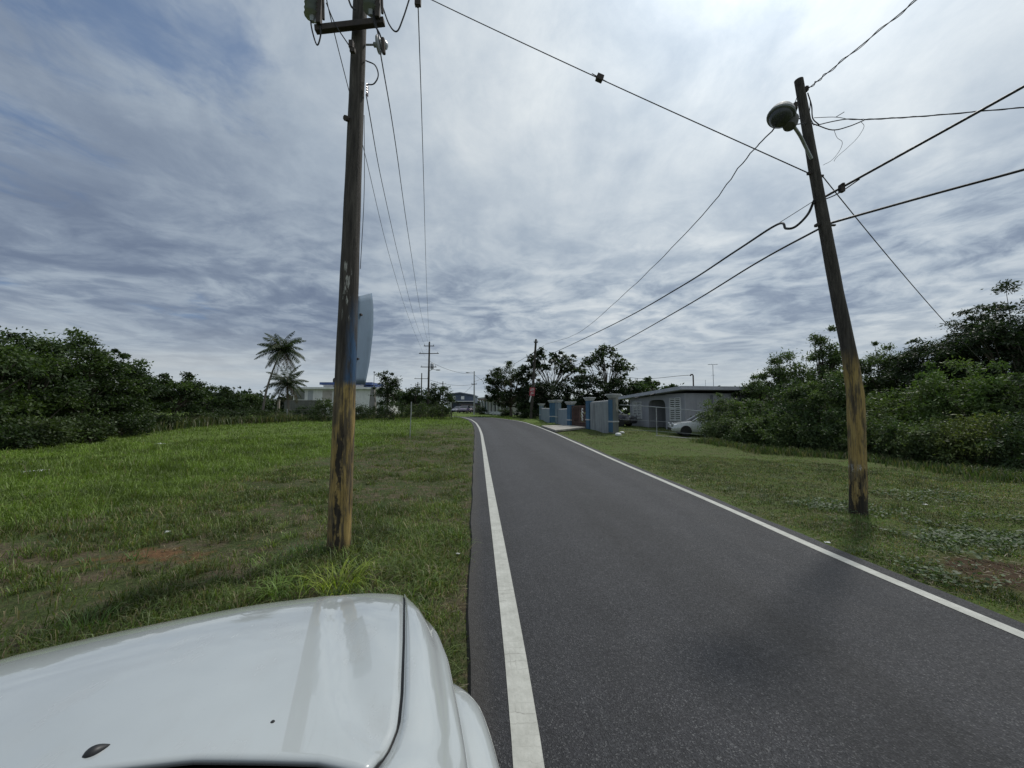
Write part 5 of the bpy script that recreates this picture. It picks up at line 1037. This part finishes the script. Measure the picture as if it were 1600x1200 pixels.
# ------------------------------------------------------------------ the white vehicle in front
YAW = R(14)
CO = Vector((-.962, .600, 0))
def white_suv():
    t = thing('parked_car', 'glossy white off road car whose hood fills the lower left foreground', 'car', CO, YAW)
    GY, GX = [.06, .09, .14, .22, .33, .6, 1.0, 1.14], [.690, .715, .740, .763, .768, .767, .761, .756]
    def xg(y): return float(np.interp(y, GY, GX))
    def yf(x): return float(np.interp(x, [-.78, -.70, -.53, -.377, -.22, -.03, .17, .36, .512, .62, .70, .78], [.80, .86, .93, .965, 1.005, 1.050, 1.098, 1.125, 1.150, 1.152, 1.142, 1.118]))
    def yc(x): return float(np.interp(abs(x), [0, .17, .36, .49, .61, .69, .78], [.188, .187, .178, .152, .128, .095, .05]))
    def xcr(y): return float(np.interp(y, [.10, .137, .19, .244, .36, .67, .97, 1.2], [.745, .725, .690, .652, .608, .54, .474, .455]))
    def zxy(x, y):
        s = min(1., max(0., (y - .1) / (yf(float(np.clip(x, -.78, .78))) - .1))); z = 1.0 - .045 * s - .062 * s ** 5 - .040 * (x / .76) ** 2
        r = 1 / (1 + math.exp(-max(-40, min(40, (abs(x) - xcr(y)) / .009)))); e = max(0, min(1, (abs(x) - xcr(y)) / .16))
        return z - (.018 * r - .014 * e * e * (3 - 2 * e)) * min(1, max(0, (1 - s)) * 7 + .25) * min(1, (y - .06) * 9)
    nx, ny = 71, 49; rows = []
    for j in range(ny):
        s = j / (ny - 1); r_ = []
        for i in range(nx):
            u = -1 + 2 * i / (nx - 1); x = u * .76
            for _ in range(3): y = yc(x) + (yf(x) - yc(x)) * s; x = u * xg(y)
            r_.append((x, y, zxy(x, y)))
        rows.append(r_)
    for q in range(1, 7):
        a = q / 6 * R(86); rows.append([(p[0], p[1] + .045 * math.sin(a), p[2] - .05 * (1 - math.cos(a)) - .03 * (q / 6)) for p in rows[ny - 1]])
    MB().grid(rows).build('hood', M_car, t, smooth=True, solid=.012)
    PF = [(0, 0), (.12, .003), (.3, .001), (.45, -.006), (.56, -.018), (.66, -.036), (.74, -.050), (.80, -.056), (.88, -.062), (.95, -.078), (1.0, -.11), (1.01, -.16), (1.0, -.26), (.98, -.40)]
    def fender(sd):
        rows = []; ys = list(np.linspace(-.04, 1.13, 44))
        XO = lambda y: float(np.interp(y, [-.1, .1, .35, .6, .77, .9, 1.0, 1.08, 1.13], [.935, .935, .931, .925, .905, .878, .848, .818, .797]))
        for y in ys:
            y_ = y + .0; e = xg(y_) + .008 if y > .06 else .70 - .0 * y; fall = .06 * max(0, (y - .75) / .4) ** 2.2
            if y <= .06: e = .62 + .08 * (y + .04) / .1 if False else .698
            z0 = zxy(.757, max(y, .1)) ; xo = XO(y)
            rows.append([(sd * (e + (xo - e) * u), y, z0 + dz - fall * u) for u, dz in PF])
        base = rows[-1]
        for q in range(1, 7):
            a = q / 6 * R(88); rows.append([(sd * (abs(p[0]) - (abs(p[0]) - xg(1.13)) * .45 * (1 - math.cos(a))), p[1] + .055 * math.sin(a), p[2] - .09 * (1 - math.cos(a))) for p in base])
        MB().grid(rows).build('fender', M_car, t, smooth=True, solid=.008)
        MB().tube([(sd * (xg(y) + .003), y, zxy(xg(y), y) - .022) for y in np.linspace(.09, 1.12, 30)], .012, 6).build('panel_gap_shade', M_blk, t)  # black strip added just below the hood gap, stands in for the shade inside
        # arch flare: leaves the fender at y=.93 and swells outward over the wheel
        fl = []
        for y in np.linspace(.945, -.36, 30):
            w = .108 * min(1, max(0, (.95 - y) / .42)) ** .55 * (1 if y > 0 else max(.0, 1 - (-y / .37) ** 2)) + .002
            zt = .775 - .20 * max(0, (y - .32) / .62) ** 2.2 - .30 * max(0, (.2 - y) / .56) ** 2.2; xo = XO(max(y, -.1)) * (.994 if y > -.1 else .98)
            r = [(sd * (xo + .002 + w * math.sin(R(90) * u) ** .8), y, zt - .085 * (1 - math.cos(R(90) * u)) ** 1.3) for u in np.linspace(0, 1, 9)]
            r += [(r[-1][0], y, r[-1][2] - .05), (r[-1][0] - sd * .012, y, r[-1][2] - .09)]
            fl.append(r)
        MB().grid(fl).build('wheel_arch', M_car, t, smooth=True, solid=.01)
        MB().tube([(sd * (XO(y) + .001), y, .775 - .20 * max(0, (y - .32) / .62) ** 2.2 + .002) for y in np.linspace(.90, -.05, 16)], .0025, 5).build('arch_seam', M_blk, t)
        wl = MB().lathe([(.24, -.12), (.37, -.12), (.395, -.08), (.395, .08), (.37, .12), (.24, .12)], (sd * .84, .33, .375), 32, M90).build('wheel', M_rubber, t, smooth=True)
        MB().lathe([(.04, .02), (.22, .06), (.24, .1), (.24, -.1), (.22, -.05), (.04, -.02)], (sd * .84, .33, .375), 24, M90).build('rim', M_galv, wl, smooth=True)
        wl = MB().lathe([(.24, -.12), (.37, -.12), (.395, -.08), (.395, .08), (.37, .12), (.24, .12)], (sd * .79, -2.2, .395), 32, M90).build('wheel', M_rubber, t, smooth=True)
        MB().lathe([(.04, .02), (.22, .06), (.24, .1), (.24, -.1), (.22, -.05), (.04, -.02)], (sd * .79, -2.2, .395), 24, M90).build('rim', M_galv, wl, smooth=True)
        MB().lathe([(.02, 0), (.13, .01), (.14, .05), (.10, .10), (.02, .12)], (sd * .68, 1.06, .62), 18, Matrix.Rotation(R(-80), 3, 'X')).build('headlight', M_porc, t, smooth=True)
        # door flank
        rws = [[(sd * w, y, z) for (w, z) in ((.80, .98), (.855, .90), (.875, .78), (.87, .50), (.84, .34))] for y in (-.03, -.6, -1.2, -1.75)]
        MB().grid(rws).build('door', M_car, t, smooth=True, solid=.01)
        rws = [[(sd * w, y, z) for (w, z) in ((.80, .98), (.855, .90), (.875, .78), (.87, .50), (.84, .38))] for y in (-2.66, -2.9, -3.2)]
        MB().grid(rws).build('rear_fender', M_car, t, smooth=True, solid=.01); rws = [[(sd * w, y, z) for (w, z) in ((.80, .98), (.855, .93), (.875, .83))] for y in (-1.76, -2.2, -2.66)]
        MB().grid(rws).build('rear_fender', M_car, t, smooth=True, solid=.01)
        # side glass and pillars
        MB().add([(sd * .79, -.35, 1.0), (sd * .66, -.85, 1.50), (sd * .66, -3.0, 1.50), (sd * .79, -3.15, 1.0)], [(0, 1, 2, 3)]).build('side_window', M_glass, t, solid=.006)
        MB().tube([(sd * .76, -.10, 1.0), (sd * .655, -.82, 1.51)], .03, 8).tube([(sd * .80, -1.25, 1.0), (sd * .67, -1.25, 1.5)], .035, 8).tube([(sd * .79, -3.15, 1.0), (sd * .66, -3.0, 1.51)], .05, 8).build('pillar', M_car, t, smooth=True)
    for sd in (-1, 1): fender(sd)
    # dark gap under the panels
    MB().box((0, .45, .62), (1.30, .75, .34)).build('engine_bay', M_blk, t, bevel=.03)
    # cowl, wipers, windscreen
    rows = []
    for j in range(5):
        s = j / 4; rows.append([(x, yc(x) + .03 - .24 * s, .955 - .028 * (abs(x) / .7) ** 3 + .03 * s ** 2) for x in np.linspace(-.69, .69, 25)])
    MB().grid(rows).build('cowl', M_blk, t, smooth=True, solid=.02)
    rows = []
    for j in range(9):
        s = j / 8; rows.append([(x * (1 - .12 * s), -.06 - .80 * s, .965 + .55 * s - .03 * (x / .7) ** 2) for x in np.linspace(-.74, .74, 17)])
    MB().grid(rows).build('windscreen', M_glass, t, smooth=True, solid=.006)
    rows = [[(x, y, 1.52 + .03 * (1 - (x / .66) ** 2)) for x in np.linspace(-.66, .66, 13)] for y in (-.84, -1.5, -2.4, -3.05)]
    MB().grid(rows).build('roof', M_car, t, smooth=True, solid=.03)
    MB().box((0, -3.16, 1.0), (1.5, .06, .96)).build('tailgate', M_car, t, bevel=.02); MB().box((0, -3.25, .48), (1.6, .2, .2)).build('rear_bumper', M_blk, t, bevel=.04)
    # nose: grille and bumper
    rows = [[(x, yf(x) + .035 + .008 * k, .80 - .07 * k) for x in np.linspace(-.55, .55, 21)] for k in range(4)]
    MB().grid(rows).build('grille', M_blk, t, smooth=True, solid=.02)
    rows = [[(x, yf(np.clip(x, -.7, .7)) * 1.0 + o_, z) for x in np.linspace(-.78, .78, 25)] for o_, z in ((.02, .60), (.07, .56), (.08, .42), (.03, .34), (-.02, .30))]
    MB().grid(rows).build('front_bumper', M_car, t, smooth=True, solid=.02)
    MB().tube([(-.6, .0, .985), (-.1, -.02, 1.0), (.4, .0, .985)], .010, 6).build('wiper', M_blk, t)
    # washer nozzle: low black drop shaped cap on the hood
    def hp(px, py):
        d = Vector(ray(px, py)); o_ = Vector((0, 0, CH)); Mi = Matrix.Rotation(-YAW, 3, 'Z')
        for k in range(600):
            l = Mi @ (o_ + d * (.3 + k * .003) - CO)
            if abs(l.x) < .76 and l.z <= zxy(l.x, l.y): return l
        return Vector((-.3, .3, 1.0))
    for (px, py, k, nm) in ((150, 1174, 1., 'washer_nozzle'),):
        c = hp(px, py); m = MB(); rows = []
        for i in range(9):
            s = i / 8; w = .013 * math.sin(math.pi * min(1, s ** .7)) ** .8 + .0008; hh = .011 * math.sin(math.pi * s ** .8) + .001
            rows.append([(w * math.cos(a), (s - .5) * .042, hh * math.sin(a)) for a in np.linspace(0, math.pi, 9)])
        M_ = Matrix.Rotation(R(-50), 3, 'Z'); m.grid([[M_ @ Vector(p) + c for p in r] for r in rows]).build(nm, M_blk, t, smooth=True)
    c = hp(426, 1129); MB().lathe([(.0045, 0), (.005, .002), (.003, .004)], c, 8).build('paint_chip', M_blk, t)
    return t
white_suv()
print('objects', len(bpy.data.objects))
